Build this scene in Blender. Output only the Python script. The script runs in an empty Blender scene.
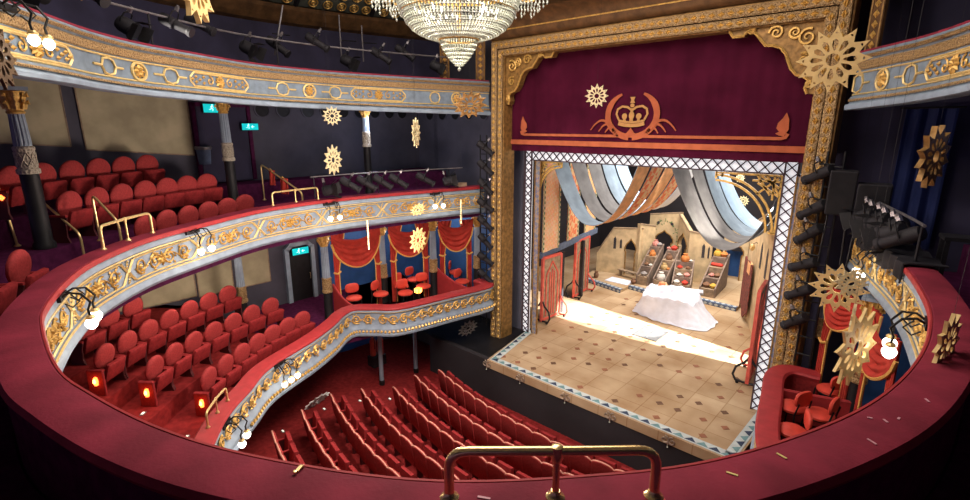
import bpy, bmesh, math, random
from mathutils import Vector, Matrix, Quaternion
random.seed(7)
PI = math.pi
sc = bpy.context.scene
COL = sc.collection
ORD = ['zeroth', 'first', 'second', 'third', 'fourth', 'fifth', 'sixth', 'seventh', 'eighth', 'ninth', 'tenth', 'eleventh',
       'twelfth', 'thirteenth', 'fourteenth', 'fifteenth', 'sixteenth', 'seventeenth', 'eighteenth']

# ------------------------------------------------------------------ materials
def mat(name, col, rough=0.6, metal=0.0, var=0.25, scale=6.0, bump=0.0, bscale=None, emit=None, estr=0.0, col2=None, spec=0.3, trans=0.0, voro=False):
    m = bpy.data.materials.new(name)
    m.use_nodes = True
    nt = m.node_tree
    b = nt.nodes['Principled BSDF']
    b.inputs['Roughness'].default_value = rough
    b.inputs['Metallic'].default_value = metal
    b.inputs['Specular IOR Level'].default_value = spec
    b.inputs['Transmission Weight'].default_value = trans
    tc = nt.nodes.new('ShaderNodeTexCoord')
    nz = nt.nodes.new('ShaderNodeTexVoronoi' if voro else 'ShaderNodeTexNoise')
    nz.inputs['Scale'].default_value = scale
    nt.links.new(tc.outputs['Object'], nz.inputs['Vector'])
    rp = nt.nodes.new('ShaderNodeValToRGB')
    c2 = col2 if col2 else tuple(c * (1 - var) for c in col)
    rp.color_ramp.elements[0].color = (*c2, 1)
    rp.color_ramp.elements[1].color = (*col, 1)
    if voro:
        rp.color_ramp.elements[0].position = 0.12
        rp.color_ramp.elements[1].position = 0.55
    else:
        nz.inputs['Detail'].default_value = 4
        rp.color_ramp.elements[0].position = 0.35
        rp.color_ramp.elements[1].position = 0.65
    src = nz.outputs['Distance'] if voro else nz.outputs['Fac']
    nt.links.new(src, rp.inputs['Fac'])
    nt.links.new(rp.outputs['Color'], b.inputs['Base Color'])
    if bump:
        bn = nt.nodes.new('ShaderNodeBump')
        bn.inputs['Strength'].default_value = bump
        bn.inputs['Distance'].default_value = 0.02
        if bscale:
            n2 = nt.nodes.new('ShaderNodeTexNoise'); n2.inputs['Scale'].default_value = bscale
            nt.links.new(tc.outputs['Object'], n2.inputs['Vector'])
            nt.links.new(n2.outputs['Fac'], bn.inputs['Height'])
        else:
            nt.links.new(src, bn.inputs['Height'])
        nt.links.new(bn.outputs['Normal'], b.inputs['Normal'])
    if emit:
        b.inputs['Emission Color'].default_value = (*emit, 1)
        b.inputs['Emission Strength'].default_value = estr
    return m

M = {}
M['seat'] = mat('seat_plush', (0.40, 0.046, 0.046), 0.75, var=0.3, scale=30, spec=0.15)
M['seat_dark'] = mat('seat_side_plush', (0.30, 0.028, 0.03), 0.8, var=0.3, scale=20, spec=0.1)
M['piping'] = mat('seat_piping', (0.78, 0.38, 0.28), 0.6, var=0.2)
M['seat_frame'] = mat('seat_iron', (0.10, 0.018, 0.02), 0.6)
M['rail'] = mat('rail_velvet', (0.25, 0.026, 0.048), 0.75, var=0.35, scale=2.5, spec=0.15, bump=0.15, bscale=40)
M['rail_edge'] = mat('rail_edge_braid', (0.38, 0.032, 0.036), 0.6, var=0.2)
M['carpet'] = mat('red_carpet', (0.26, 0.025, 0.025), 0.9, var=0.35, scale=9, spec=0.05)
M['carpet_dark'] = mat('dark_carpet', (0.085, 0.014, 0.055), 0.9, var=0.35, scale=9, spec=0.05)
M['bluegrey'] = mat('blue_grey_paint', (0.27, 0.34, 0.42), 0.5, var=0.22, scale=5)
M['bluegrey2'] = mat('blue_grey_deep', (0.20, 0.26, 0.32), 0.5, var=0.3, scale=7)
M['gold'] = mat('gilding', (0.72, 0.44, 0.12), 0.38, metal=0.35, var=0.35, scale=18, bump=0.25)
M['gold_pale'] = mat('pale_gilding', (0.80, 0.60, 0.25), 0.4, metal=0.25, var=0.2, scale=14)
M['gold_carved'] = mat('carved_gilding', (0.40, 0.265, 0.12), 0.42, metal=0.2, scale=38, bump=0.9, col2=(0.10, 0.052, 0.022), voro=True)
M['gold_old'] = mat('old_gilding', (0.36, 0.20, 0.06), 0.5, metal=0.25, var=0.5, scale=10, bump=0.5)
M['brown'] = mat('brown_plaster', (0.16, 0.08, 0.03), 0.6, var=0.5, scale=4, bump=0.4)
M['brass'] = mat('polished_brass', (0.80, 0.60, 0.28), 0.27, metal=0.85, var=0.12, scale=9)
M['brass_s'] = mat('satin_brass', (0.80, 0.58, 0.26), 0.35, metal=0.6, var=0.15)
M['star'] = mat('star_gold_card', (0.80, 0.58, 0.25), 0.55, metal=0.1, var=0.15, scale=8)
M['star_pale'] = mat('star_pale_card', (0.72, 0.62, 0.36), 0.55, metal=0.1, var=0.15, scale=8)
M['black'] = mat('black_metal', (0.012, 0.012, 0.014), 0.5, var=0.4)
M['black2'] = mat('black_paint', (0.017, 0.016, 0.020), 0.65, var=0.4, scale=5)
M['steel'] = mat('grey_steel', (0.24, 0.23, 0.24), 0.4, metal=0.6, var=0.3)
M['wall_dark'] = mat('dark_slate_wall', (0.085, 0.085, 0.115), 0.8, var=0.3, scale=1.2)
M['wall_dark2'] = mat('dark_plum_wall', (0.042, 0.038, 0.078), 0.8, var=0.4, scale=1.2)
M['wall_blue'] = mat('royal_blue_wall', (0.03, 0.10, 0.30), 0.6, var=0.35, scale=1.5)
M['beige'] = mat('beige_canvas', (0.50, 0.44, 0.28), 0.8, var=0.3, scale=1.6)
M['curtain'] = mat('crimson_curtain', (0.068, 0.006, 0.022), 0.85, var=0.35, scale=1.4, spec=0.05)
M['applique'] = mat('orange_applique', (0.44, 0.12, 0.055), 0.8, var=0.2, scale=5, spec=0.05)
M['applique_gold'] = mat('gold_applique', (0.52, 0.28, 0.10), 0.7, var=0.2, scale=8, spec=0.1)
M['swag'] = mat('red_swag_cloth', (0.50, 0.05, 0.035), 0.7, var=0.3, scale=5, spec=0.15)
M['fringe'] = mat('gold_fringe', (0.80, 0.46, 0.12), 0.6, var=0.3, scale=40)
M['globe'] = mat('lit_globe', (1, 0.97, 0.9), 0.3, var=0.0, emit=(1.0, 0.90, 0.78), estr=6.0)
M['lamp_red'] = mat('lit_aisle_lamp', (1, 0.25, 0.05), 0.4, var=0.0, emit=(1.0, 0.16, 0.03), estr=5.0)
M['lamp_core'] = mat('lit_aisle_bulb', (1, 0.7, 0.2), 0.4, var=0.0, emit=(1.0, 0.62, 0.12), estr=6.0)
M['step_light'] = mat('lit_step_light', (1, 1, 0.9), 0.4, var=0.0, emit=(1.0, 0.95, 0.75), estr=.7)
M['exit'] = mat('lit_exit_green', (0.0, 0.4, 0.35), 0.4, var=0.0, emit=(0.0, 0.50, 0.55), estr=0.9)
M['exit_white'] = mat('lit_exit_figure', (0.8, 1, 0.95), 0.4, var=0.0, emit=(0.5, 1.0, 0.95), estr=1.4)
M['crystal'] = mat('cut_crystal', (0.62, 0.66, 0.56), 0.08, var=0.3, scale=30, spec=0.7, emit=(0.95, 1.0, 0.80), estr=0.03)  # faint glow put in for the bulbs shining inside
M['crystal_glint'] = mat('lit_glint_bulb', (1, 1, 0.95), 0.2, var=0.0, emit=(1.0, 0.97, 0.88), estr=8.0)
M['white'] = mat('white_paint', (0.80, 0.79, 0.80), 0.6, var=0.08)
M['cloth_white'] = mat('white_dust_sheet', (0.72, 0.76, 0.88), 0.75, var=0.12, scale=4, spec=0.15, bump=1.0, bscale=4.5)
M['lattice'] = mat('dark_lattice', (0.07, 0.04, 0.05), 0.5, var=0.3)
M['sand'] = mat('sandstone_scenery', (0.64, 0.48, 0.28), 0.8, var=0.3, scale=3, bump=0.3)
M['slot_shade'] = mat('painted_slot_shade', (0.05, 0.045, 0.05), 0.8, var=0.3)  # dark colour painted for the shade inside slots and holes
M['stage_black'] = mat('stage_black', (0.030, 0.027, 0.032), 0.85, var=0.3, scale=0.8)
M['red_paint'] = mat('red_scenery_paint', (0.66, 0.11, 0.08), 0.6, var=0.25)
M['scen_brown'] = mat('brown_scenery_paint', (0.36, 0.26, 0.17), 0.75, var=0.4, scale=7)
M['grey_blue_cloth'] = mat('grey_blue_cloth', (0.30, 0.37, 0.43), 0.8, var=0.25, scale=3, spec=0.1)
M['pale_blue_cloth'] = mat('pale_blue_cloth', (0.40, 0.53, 0.66), 0.8, var=0.2, scale=3, spec=0.1)
M['taupe_cloth'] = mat('taupe_cloth', (0.25, 0.235, 0.225), 0.8, var=0.25, scale=3, spec=0.1)
M['orange_cloth'] = mat('orange_cloth', (0.86, 0.46, 0.22), 0.8, var=0.25, scale=5, spec=0.1)
M['white_cloth'] = mat('white_cloth', (0.75, 0.78, 0.82), 0.8, var=0.1, scale=3, spec=0.1)
M['navy_cloth'] = mat('navy_cloth', (0.012, 0.022, 0.10), 0.8, var=0.3, scale=2)
M['frame_blue'] = mat('slate_blue_beam', (0.11, 0.15, 0.24), 0.7, var=0.3)
M['teal'] = mat('teal_trim', (0.16, 0.32, 0.34), 0.6, var=0.3)

def checker_mat(name, c1, c2, scale, rot=0.0, base=None, thr=None):
    """woven / block printed cloth: brick-like lozenges on a ground colour"""
    m = bpy.data.materials.new(name); m.use_nodes = True
    nt = m.node_tree; b = nt.nodes['Principled BSDF']; b.inputs['Roughness'].default_value = 0.8
    b.inputs['Specular IOR Level'].default_value = 0.1
    tc = nt.nodes.new('ShaderNodeTexCoord'); mp = nt.nodes.new('ShaderNodeMapping')
    mp.inputs['Rotation'].default_value = (rot, rot, rot)
    ck = nt.nodes.new('ShaderNodeTexChecker'); ck.inputs['Scale'].default_value = scale
    ck.inputs['Color1'].default_value = (*c1, 1); ck.inputs['Color2'].default_value = (*c2, 1)
    nt.links.new(tc.outputs['Object'], mp.inputs['Vector']); nt.links.new(mp.outputs['Vector'], ck.inputs['Vector'])
    nz = nt.nodes.new('ShaderNodeTexNoise'); nz.inputs['Scale'].default_value = 6
    nt.links.new(tc.outputs['Object'], nz.inputs['Vector'])
    mx = nt.nodes.new('ShaderNodeMix'); mx.data_type = 'RGBA'; mx.blend_type = 'MULTIPLY'; mx.inputs[0].default_value = 0.35
    nt.links.new(ck.outputs['Color'], mx.inputs[6]); nt.links.new(nz.outputs['Color'], mx.inputs[7])
    nt.links.new(mx.outputs[2], b.inputs['Base Color'])
    return m
M['patch_orange'] = checker_mat('orange_patchwork_cloth', (0.85, 0.24, 0.11), (0.85, 0.58, 0.32), 5.0, 0.3)
M['patch_pink'] = checker_mat('pink_printed_cloth', (0.88, 0.48, 0.28), (0.85, 0.60, 0.40), 9.0, 0.8)
M['patch_green'] = checker_mat('green_dotted_edging', (0.15, 0.22, 0.14), (0.70, 0.56, 0.34), 11.0, 0.0)
M['hood_pattern'] = checker_mat('ornate_blue_gold_strip', (0.45, 0.36, 0.30), (0.25, 0.26, 0.36), 9.0, 0.785)

# ------------------------------------------------------------------ mesh builder
class MB:
    def __init__(s):
        s.v = []; s.f = []; s.mi = []
        s.T = Matrix.Identity(4)
    def add(s, vs, fs, mi=0):
        o = len(s.v)
        s.v += [s.T @ Vector(p) for p in vs]
        for f in fs:
            s.f.append([i + o for i in f]); s.mi.append(mi)
    def box(s, c, d, mi=0, R=None):
        x, y, z = d[0] / 2, d[1] / 2, d[2] / 2
        vs = [Vector((a * x, b * y, e * z)) for a in (-1, 1) for b in (-1, 1) for e in (-1, 1)]
        if R is not None: vs = [R @ p for p in vs]
        vs = [p + Vector(c) for p in vs]
        s.add(vs, [(0, 1, 3, 2), (4, 6, 7, 5), (0, 4, 5, 1), (2, 3, 7, 6), (0, 2, 6, 4), (1, 5, 7, 3)], mi)
    def bar(s, a, b, w, h, mi=0, up=(0, 0, 1)):
        a = Vector(a); b = Vector(b); d = (b - a)
        L = d.length
        if L < 1e-6: return
        x = d / L; u = Vector(up)
        if abs(x.dot(u)) > 0.98: u = Vector((0, 1, 0))
        y = u.cross(x).normalized(); z = x.cross(y)
        R = Matrix((x, y, z)).transposed()
        s.box((a + b) / 2, (L, w, h), mi, R)
    def tube(s, pts, r, n=6, mi=0, closed=False, r2=None, caps=True):
        P = [Vector(p) for p in pts]; m = len(P)
        if m < 2: return
        rings = []
        prev = None
        for i in range(m):
            if closed: t = P[(i + 1) % m] - P[i - 1]
            elif i == 0: t = P[1] - P[0]
            elif i == m - 1: t = P[-1] - P[-2]
            else: t = P[i + 1] - P[i - 1]
            if t.length < 1e-9: t = Vector((0, 0, 1))
            t.normalize()
            if prev is None:
                u = Vector((0, 0, 1)) if abs(t.z) < 0.9 else Vector((1, 0, 0))
                a = t.cross(u).normalized()
            else:
                a = prev - t * prev.dot(t)
                if a.length < 1e-6: a = t.cross(Vector((0, 0, 1)))
                a.normalize()
            prev = a
            b = t.cross(a)
            rr = r if r2 is None else r + (r2 - r) * i / (m - 1)
            if callable(r): rr = r(i / (m - 1))
            rings.append([P[i] + (a * math.cos(2 * PI * k / n) + b * math.sin(2 * PI * k / n)) * rr for k in range(n)])
        vs = [p for ring in rings for p in ring]
        fs = []
        for i in range(m if closed else m - 1):
            j = (i + 1) % m
            for k in range(n):
                k2 = (k + 1) % n
                fs.append((i * n + k, i * n + k2, j * n + k2, j * n + k))
        if caps and not closed:
            fs.append(tuple(range(n - 1, -1, -1))); fs.append(tuple((m - 1) * n + k for k in range(n)))
        s.add(vs, fs, mi)
    def lathe(s, prof, n=12, c=(0, 0, 0), mi=0, a0=0.0, a1=2 * PI, caps=True):
        full = abs(a1 - a0 - 2 * PI) < 1e-6
        cnt = n if full else n + 1
        vs = []; fs = []
        for r, z in prof:
            for k in range(cnt):
                a = a0 + (a1 - a0) * k / n
                vs.append((c[0] + r * math.cos(a), c[1] + r * math.sin(a), c[2] + z))
        for i in range(len(prof) - 1):
            for k in range(n):
                k2 = (k + 1) % cnt
                fs.append((i * cnt + k, i * cnt + k2, (i + 1) * cnt + k2, (i + 1) * cnt + k))
        if caps and full:
            fs.append(tuple(range(cnt - 1, -1, -1))); fs.append(tuple((len(prof) - 1) * cnt + k for k in range(cnt)))
        s.add(vs, fs, mi)
    def prism(s, poly, t, fr=None, mi=0):
        """poly in local (x,z), thickness t along y (centred); fr maps local to target"""
        n = len(poly); fr = fr or Matrix.Identity(4)
        vs = [fr @ Vector((x, -t / 2, z)) for x, z in poly] + [fr @ Vector((x, t / 2, z)) for x, z in poly]
        fs = [tuple(range(n)), tuple(range(2 * n - 1, n - 1, -1))]
        for i in range(n):
            j = (i + 1) % n
            fs.append((i, i + n, j + n, j))
        s.add(vs, fs, mi)
    def grid(s, fn, nu, nv, mi=0, closed_u=False):
        vs = [fn(u / nu, v / nv) for v in range(nv + 1) for u in range(nu + 1)]
        fs = []
        for v in range(nv):
            for u in range(nu):
                a = v * (nu + 1) + u
                fs.append((a, a + 1, a + nu + 2, a + nu + 1))
        s.add(vs, fs, mi)
    def sheet(s, fn, nu, nv, th, mi=0, mi2=None):
        """a cloth with real thickness th: two grids and a rim; fn gives Vectors"""
        P = [[Vector(fn(u / nu, v / nv)) for u in range(nu + 1)] for v in range(nv + 1)]
        vs = []; W = nu + 1
        Nn = []
        for v in range(nv + 1):
            for u in range(nu + 1):
                du = P[v][min(u + 1, nu)] - P[v][max(u - 1, 0)]
                dv = P[min(v + 1, nv)][u] - P[max(v - 1, 0)][u]
                nn = du.cross(dv)
                if nn.length < 1e-9: nn = Vector((0, 0, 1))
                Nn.append(nn.normalized())
        base = [P[v][u] for v in range(nv + 1) for u in range(W)]
        vs = [p + q * th / 2 for p, q in zip(base, Nn)] + [p - q * th / 2 for p, q in zip(base, Nn)]
        K = len(base); f1 = []; f2 = []; rim = []
        for v in range(nv):
            for u in range(nu):
                a = v * W + u
                f1.append((a, a + 1, a + W + 1, a + W)); f2.append((K + a, K + a + W, K + a + W + 1, K + a + 1))
        edge = list(range(W)) + [v * W + nu for v in range(1, nv + 1)] + [nv * W + u for u in range(nu - 1, -1, -1)] + [v * W for v in range(nv - 1, 0, -1)]
        for i in range(len(edge)):
            a, b = edge[i], edge[(i + 1) % len(edge)]
            rim.append((a, K + a, K + b, b))
        o = len(s.v)
        s.v += [s.T @ p for p in vs]
        for fl, q in ((f1, mi), (f2, mi if mi2 is None else mi2), (rim, mi)):
            for f in fl:
                s.f.append([i + o for i in f]); s.mi.append(q)
    def build(s, name, mats, parent=None, smooth=False, recalc=True, bevel=0.0):
        me = bpy.data.meshes.new(name)
        off = Vector((0, 0, 0))
        if parent is not None and parent.get('_w'):
            off = Vector(parent['_w'])
        me.from_pydata([tuple(p - off) for p in s.v], [], s.f)
        if not isinstance(mats, (list, tuple)): mats = [mats]
        for m in mats: me.materials.append(M[m] if isinstance(m, str) else m)
        me.polygons.foreach_set('material_index', s.mi)
        if smooth: me.polygons.foreach_set('use_smooth', [True] * len(me.polygons))
        if recalc:
            bm = bmesh.new(); bm.from_mesh(me)
            bmesh.ops.recalc_face_normals(bm, faces=bm.faces)
            bm.to_mesh(me); bm.free()
        if smooth:
            try: me.set_sharp_from_angle(angle=math.radians(40))
            except Exception: pass
        me.update()
        o = bpy.data.objects.new(name, me); COL.objects.link(o)
        if parent is not None:
            o.parent = parent
            if parent.get('_w'): o['_w'] = tuple(parent['_w'])
        if bevel:
            bv = o.modifiers.new('bevel', 'BEVEL'); bv.width = bevel; bv.segments = 2; bv.limit_method = 'ANGLE'
        return o

def tag(o, label, cat, group=None, kind=None):
    if label: o['label'] = label
    if cat: o['category'] = cat
    if group: o['group'] = group
    if kind: o['kind'] = kind
    return o
WORLD = []
def thing(name, label, cat, loc=(0, 0, 0), rotz=0.0, group=None, world=False):
    """Empty at the base of a thing. world=True: its parts are written in room coordinates"""
    o = bpy.data.objects.new(name, None); COL.objects.link(o)
    o.empty_display_size = 0.2
    o.location = loc; o.rotation_euler = (0, 0, rotz)
    if world: o['_w'] = tuple(loc); WORLD.append(o)
    return tag(o, label, cat, group)
def struct(name, mb, m, **k):
    o = mb.build(name, m, **k); o['kind'] = 'structure'; return o
def dup(root, label=None, group=None):
    r = root.copy(); COL.objects.link(r)
    for ch in root.children:
        c = ch.copy(); COL.objects.link(c); c.parent = r
        for g in ch.children:
            d = g.copy(); COL.objects.link(d); d.parent = c
    if label: r['label'] = label
    if group: r['group'] = group
    return r

# ------------------------------------------------------------------ plan curves
class Curve:
    def __init__(s, ctrl, step=0.12):
        P = [Vector((*c, 0)) for c in ctrl]
        Q = [2 * P[0] - P[1]] + P + [2 * P[-1] - P[-2]]
        pts = []
        for i in range(1, len(Q) - 2):
            a, b, c, d = Q[i - 1], Q[i], Q[i + 1], Q[i + 2]
            for k in range(24):
                t = k / 24
                pts.append(0.5 * ((2 * b) + (c - a) * t + (2 * a - 5 * b + 4 * c - d) * t * t + (3 * b - a - 3 * c + d) * t ** 3))
        pts.append(P[-1])
        S = [0.0]
        for i in range(1, len(pts)): S.append(S[-1] + (pts[i] - pts[i - 1]).length)
        s.pts = pts; s.S = S; s.L = S[-1]; s.zf = None
    def pos(s, q):
        q = max(0.0, min(s.L, q)); lo, hi = 0, len(s.S) - 1
        while hi - lo > 1:
            m = (lo + hi) // 2
            if s.S[m] <= q: lo = m
            else: hi = m
        t = (q - s.S[lo]) / max(1e-9, s.S[hi] - s.S[lo])
        return s.pts[lo].lerp(s.pts[hi], t)
    def nor(s, q, e=0.12):
        t = s.pos(q + e) - s.pos(q - e); t.normalize()
        return Vector((t.y, -t.x, 0))
    def at(s, q, d, z):
        p = s.pos(q) + s.nor(q) * d
        return Vector((p.x, p.y, s.zf(q, z) if s.zf else z))
    def sweep(s, mb, prof, s0, s1, step=0.14, mi=0, closed=True):
        n = max(2, int((s1 - s0) / step)); k = len(prof)
        vs = []; fs = []
        for i in range(n + 1):
            q = s0 + (s1 - s0) * i / n
            p = s.pos(q); nn = s.nor(q)
            for d, z in prof: vs.append((p.x + nn.x * d, p.y + nn.y * d, s.zf(q, z) if s.zf else z))
        for i in range(n):
            for j in range(k if closed else k - 1):
                j2 = (j + 1) % k
                fs.append((i * k + j, i * k + j2, (i + 1) * k + j2, (i + 1) * k + j))
        if closed:
            fs.append(tuple(range(k - 1, -1, -1))); fs.append(tuple(n * k + j for j in range(k)))
        mb.add(vs, fs, mi)
UP = [(-11.2, 12.2), (-11.85, 9.6), (-12.2, 7.6), (-12.15, 6.0), (-11.85, 4.85), (-11.1, 3.5), (-10.35, 2.35), (-9.3, 1.42), (-8.35, .92),
      (-7.2, .53), (-6.4, .40), (-5.19, .35), (-4.45, .45), (-3.57, .66), (-2.79, .97), (-1.9, 1.5), (-1.22, 2.16), (-.66, 2.9), (-.16, 4.0),
      (.1, 5.09), (.2, 6.3), (.12, 7.6), (-.25, 9.5), (-1.1, 12.2)]
U = Curve(UP)                                   # front of the upper circle
# gallery front: the same horseshoe drawn in by 0.3 m
_g = [tuple(U.at(q, -0.3, 0)[:2]) for q in [.56 * i for i in range(23)]]
G = Curve(_g + [(-7.5, .62), (-6.4, -.05), (-5.0, -.62), (-3.4, -1.0), (-1.8, -1.05), (-.4, -.5), (.55, .6), (1.0, 2.2), (1.1, 4.0), (.85, 6.2), (.55, 7.2), (.10, 9.0), (-.50, 10.5), (-1.0, 11.3), (-1.55, 12.1)])
def _gz(q, z):                                  # the gallery front dips towards the stage
    k = -.10 + .22 * min(1, q / 12) if q < 20 else -.12 + .14 * min(1, (G.L - q) / 4)
    return 8.3 - (8.3 - z) * (1 - k / .88) if z < 8.3 else z
G.zf = _gz
DL = [(-11.2, 12.0), (-10.72, 11.95), (-10.42, 11.6), (-10.68, 10.0), (-11.02, 8.4), (-11.55, 7.85), (-11.92, 7.45), (-11.78, 7.0), (-11.40, 6.5),
      (-10.88, 5.6), (-10.25, 4.2), (-9.62, 3.5), (-9.07, 2.9), (-8.42, 2.40), (-7.6, 1.95)]
MXL = lambda x: -12.3 - x
DLm = [(MXL(x), y) for x, y in reversed(DL)]
DLm = DLm[:-7] + [(-.95, 7.4), (-1.35, 8.0), (-1.66, 8.9), (-1.90, 10.2), (-2.08, 11.3), (-1.85, 11.85), (-1.25, 11.95)]
D = Curve(DL + [(-6.15, 1.6)] + DLm)            # front of the dress circle and its boxes

def spiral(c, r, turns, a0, sgn=1, n=22, tail=None):
    """flat scroll in (s,z): starts on the rim and curls to the middle"""
    out = []
    for i in range(n):
        t = i / (n - 1)
        rr = r * (1 - 0.86 * t)
        a = a0 + sgn * turns * 2 * PI * t
        out.append((c[0] + rr * math.cos(a), c[1] + rr * math.sin(a)))
    return out
# ================================================================== THE SETTING
XL, XR, YP = -15.6, 3.3, 13.2
AX = -6.15
# --- stalls floor: raked, red carpet
mb = MB()
zf = lambda y: -1.2 + (9.3 - y) * 0.115
mb.add([(XL, -3, zf(-3)), (XR, -3, zf(-3)), (XR, 12.4, zf(12.4)), (XL, 12.4, zf(12.4)),
        (XL, -3, zf(-3) - .3), (XR, -3, zf(-3) - .3), (XR, 12.4, -1.9), (XL, 12.4, -1.9)],
       [(0, 1, 2, 3), (7, 6, 5, 4), (0, 4, 5, 1), (1, 5, 6, 2), (2, 6, 7, 3), (3, 7, 4, 0)])
struct('floor', mb, 'carpet')
# --- stage floor: big sandstone tiles with small painted lozenges, teal and white zig-zag border
def stage_mat():
    m = bpy.data.materials.new('painted_stage_cloth'); m.use_nodes = True
    nt = m.node_tree; N = nt.nodes; Lk = nt.links.new
    b = N['Principled BSDF']; b.inputs['Roughness'].default_value = 0.75; b.inputs['Specular IOR Level'].default_value = 0.1
    tc = N.new('ShaderNodeTexCoord')
    n1 = N.new('ShaderNodeTexNoise'); n1.inputs['Scale'].default_value = 0.9; n1.inputs['Detail'].default_value = 5
    Lk(tc.outputs['Object'], n1.inputs['Vector'])
    r1 = N.new('ShaderNodeValToRGB')
    r1.color_ramp.elements[0].color = (0.36, 0.235, 0.13, 1); r1.color_ramp.elements[0].position = 0.3
    r1.color_ramp.elements[1].color = (0.57, 0.44, 0.29, 1); r1.color_ramp.elements[1].position = 0.72
    Lk(n1.outputs['Fac'], r1.inputs['Fac'])
    br = N.new('ShaderNodeTexBrick'); br.inputs['Scale'].default_value = 1.0
    br.inputs['Brick Width'].default_value = 0.8; br.inputs['Row Height'].default_value = 0.8; br.offset = 0.0
    br.inputs['Mortar Size'].default_value = 0.012; br.inputs['Color1'].default_value = (1, 1, 1, 1)
    br.inputs['Color2'].default_value = (0.82, 0.78, 0.72, 1); br.inputs['Mortar'].default_value = (0.62, 0.52, 0.42, 1)
    mp = N.new('ShaderNodeMapping'); mp.inputs['Rotation'].default_value = (0, 0, 0.0)
    Lk(tc.outputs['Object'], mp.inputs['Vector']); Lk(mp.outputs['Vector'], br.inputs['Vector'])
    mx = N.new('ShaderNodeMix'); mx.data_type = 'RGBA'; mx.blend_type = 'MULTIPLY'; mx.inputs[0].default_value = 0.8
    Lk(r1.outputs['Color'], mx.inputs[6]); Lk(br.outputs['Color'], mx.inputs[7])
    Lk(mx.outputs[2], b.inputs['Base Color'])
    return m
M['stage'] = stage_mat()
mb = MB()
mb.prism([(-9.46, 10.45), (-2.30, 10.45), (-2.20, 13.4), (-1.0, 13.4), (-1.0, 26), (-16, 26), (-16, 13.4), (-10.02, 13.4)], 0.25,
         Matrix(((1, 0, 0, 0), (0, 0, 1, 0), (0, 1, 0, -0.125), (0, 0, 0, 1))))
struct('floor', mb, 'stage')
# black fore-stage wall and dark ledges each side of the apron
mb = MB(); mb.box((AX, 10.57, -0.83), (12.0, 0.18, 1.62)); struct('wall_stage_front', mb, 'stage_black')
mb = MB()
mb.box((-12.4, 11.93, -0.30), (5.7, 2.5, 0.4)); mb.box((-0.55, 11.93, -0.30), (3.3, 2.5, 0.4))
struct('floor', mb, 'black')
# --- outer walls of the house
mb = MB(); mb.box((XL - 0.15, 5.0, 4.8), (0.3, 17, 13.0)); struct('wall_left', mb, 'wall_dark')
mb = MB(); mb.box((XR + 0.15, 5.0, 4.8), (0.3, 17, 13.0)); struct('wall_right', mb, 'wall_dark2')
mb = MB(); mb.box((-12.98, YP + 0.1, 4.8), (5.25, 0.2, 13.0)); struct('wall_proscenium_left', mb, 'wall_dark')
mb = MB(); mb.box((0.62, YP + 0.1, 4.8), (5.5, 0.2, 13.0)); struct('wall_proscenium_right', mb, 'wall_dark2')
mb = MB(); mb.box((AX, YP + 0.1, 10.5), (10.6, 0.2, 1.6)); struct('wall_proscenium_top', mb, 'brown')
# royal blue lining behind the boxes
mb = MB(); mb.box((-15.52, 10.8, 2.1), (0.12, 4.6, 3.6)); mb.box((-13.4, YP - 0.05, 2.1), (4.2, 0.1, 3.6)); struct('wall_box_left', mb, 'wall_blue')
mb = MB(); mb.box((3.2, 10.8, 2.1), (0.12, 4.6, 3.6)); mb.box((1.1, YP - 0.05, 2.1), (4.2, 0.1, 3.6)); struct('wall_box_right', mb, 'wall_blue')
mb = MB(); mb.box((-15.5, 10.0, -0.1), (0.14, 6, 2.2)); struct('wall_stalls_left', mb, 'wall_blue')
# --- the stage house
mb = MB(); mb.box((-7.5, 26.1, 5), (18, 0.2, 11)); struct('wall_stage_back', mb, 'stage_black')
mb = MB(); mb.box((-14.6, 19.7, 5), (0.2, 13, 11)); struct('wall_stage_left', mb, 'stage_black')
mb = MB(); mb.box((0.9, 19.7, 5), (0.2, 13, 11)); struct('wall_stage_right', mb, 'stage_black')
# --- tiers of the upper circle (stepped floor follows the horseshoe)
mb = MB()
U.sweep(mb, [(0.30, 4.30), (1.65, 4.30), (1.65, 4.85), (2.55, 4.85), (2.55, 5.35), (6.5, 5.35), (6.5, 4.02), (0.12, 4.02)], 0.0, U.L, 0.25)
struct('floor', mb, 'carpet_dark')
# soffit of the upper circle
mb = MB(); U.sweep(mb, [(0.06, 4.14), (6.5, 3.85), (6.5, 3.98), (0.06, 4.18)], 0.0, U.L, 0.25); struct('ceiling', mb, 'wall_dark')
# --- tiers of the dress circle
mb = MB()
q0, q1 = 6.45, D.L - 5.4
D.sweep(mb, [(0.28, 1.05), (1.78, 1.05), (1.78, 1.43), (2.63, 1.43), (2.63, 1.81), (3.5, 1.81), (3.5, 2.1), (6.2, 2.1), (6.2, 0.7), (0.10, 0.95)], q0, q1, 0.25)
struct('floor', mb, 'carpet')
mb = MB()
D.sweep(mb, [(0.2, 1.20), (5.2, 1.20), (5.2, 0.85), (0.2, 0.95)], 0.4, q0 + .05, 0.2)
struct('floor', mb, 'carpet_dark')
mb = MB(); D.sweep(mb, [(0.2, 1.20), (5.2, 1.20), (5.2, 0.85), (0.2, 0.95)], q1 - .05, D.L - 0.4, 0.2); struct('floor', mb, 'carpet')
# --- gallery floor and soffit
mb = MB(); G.sweep(mb, [(0.1, 7.5), (6.8, 8.35), (6.8, 8.5), (0.1, 7.62)], 0.0, G.L, 0.25); struct('ceiling', mb, 'wall_dark2')
mb = MB(); G.sweep(mb, [(3.1, 8.4), (3.4, 8.4), (3.4, 10.0), (3.1, 10.0)], 0.0, 12.0, 0.25); struct('wall_gallery', mb, 'wall_dark2')
mb = MB(); G.sweep(mb, [(2.0, 8.4), (2.3, 8.4), (2.3, 10.0), (2.0, 10.0)], G.L - 6, G.L, 0.25); struct('wall_gallery', mb, 'wall_dark2')
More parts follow.
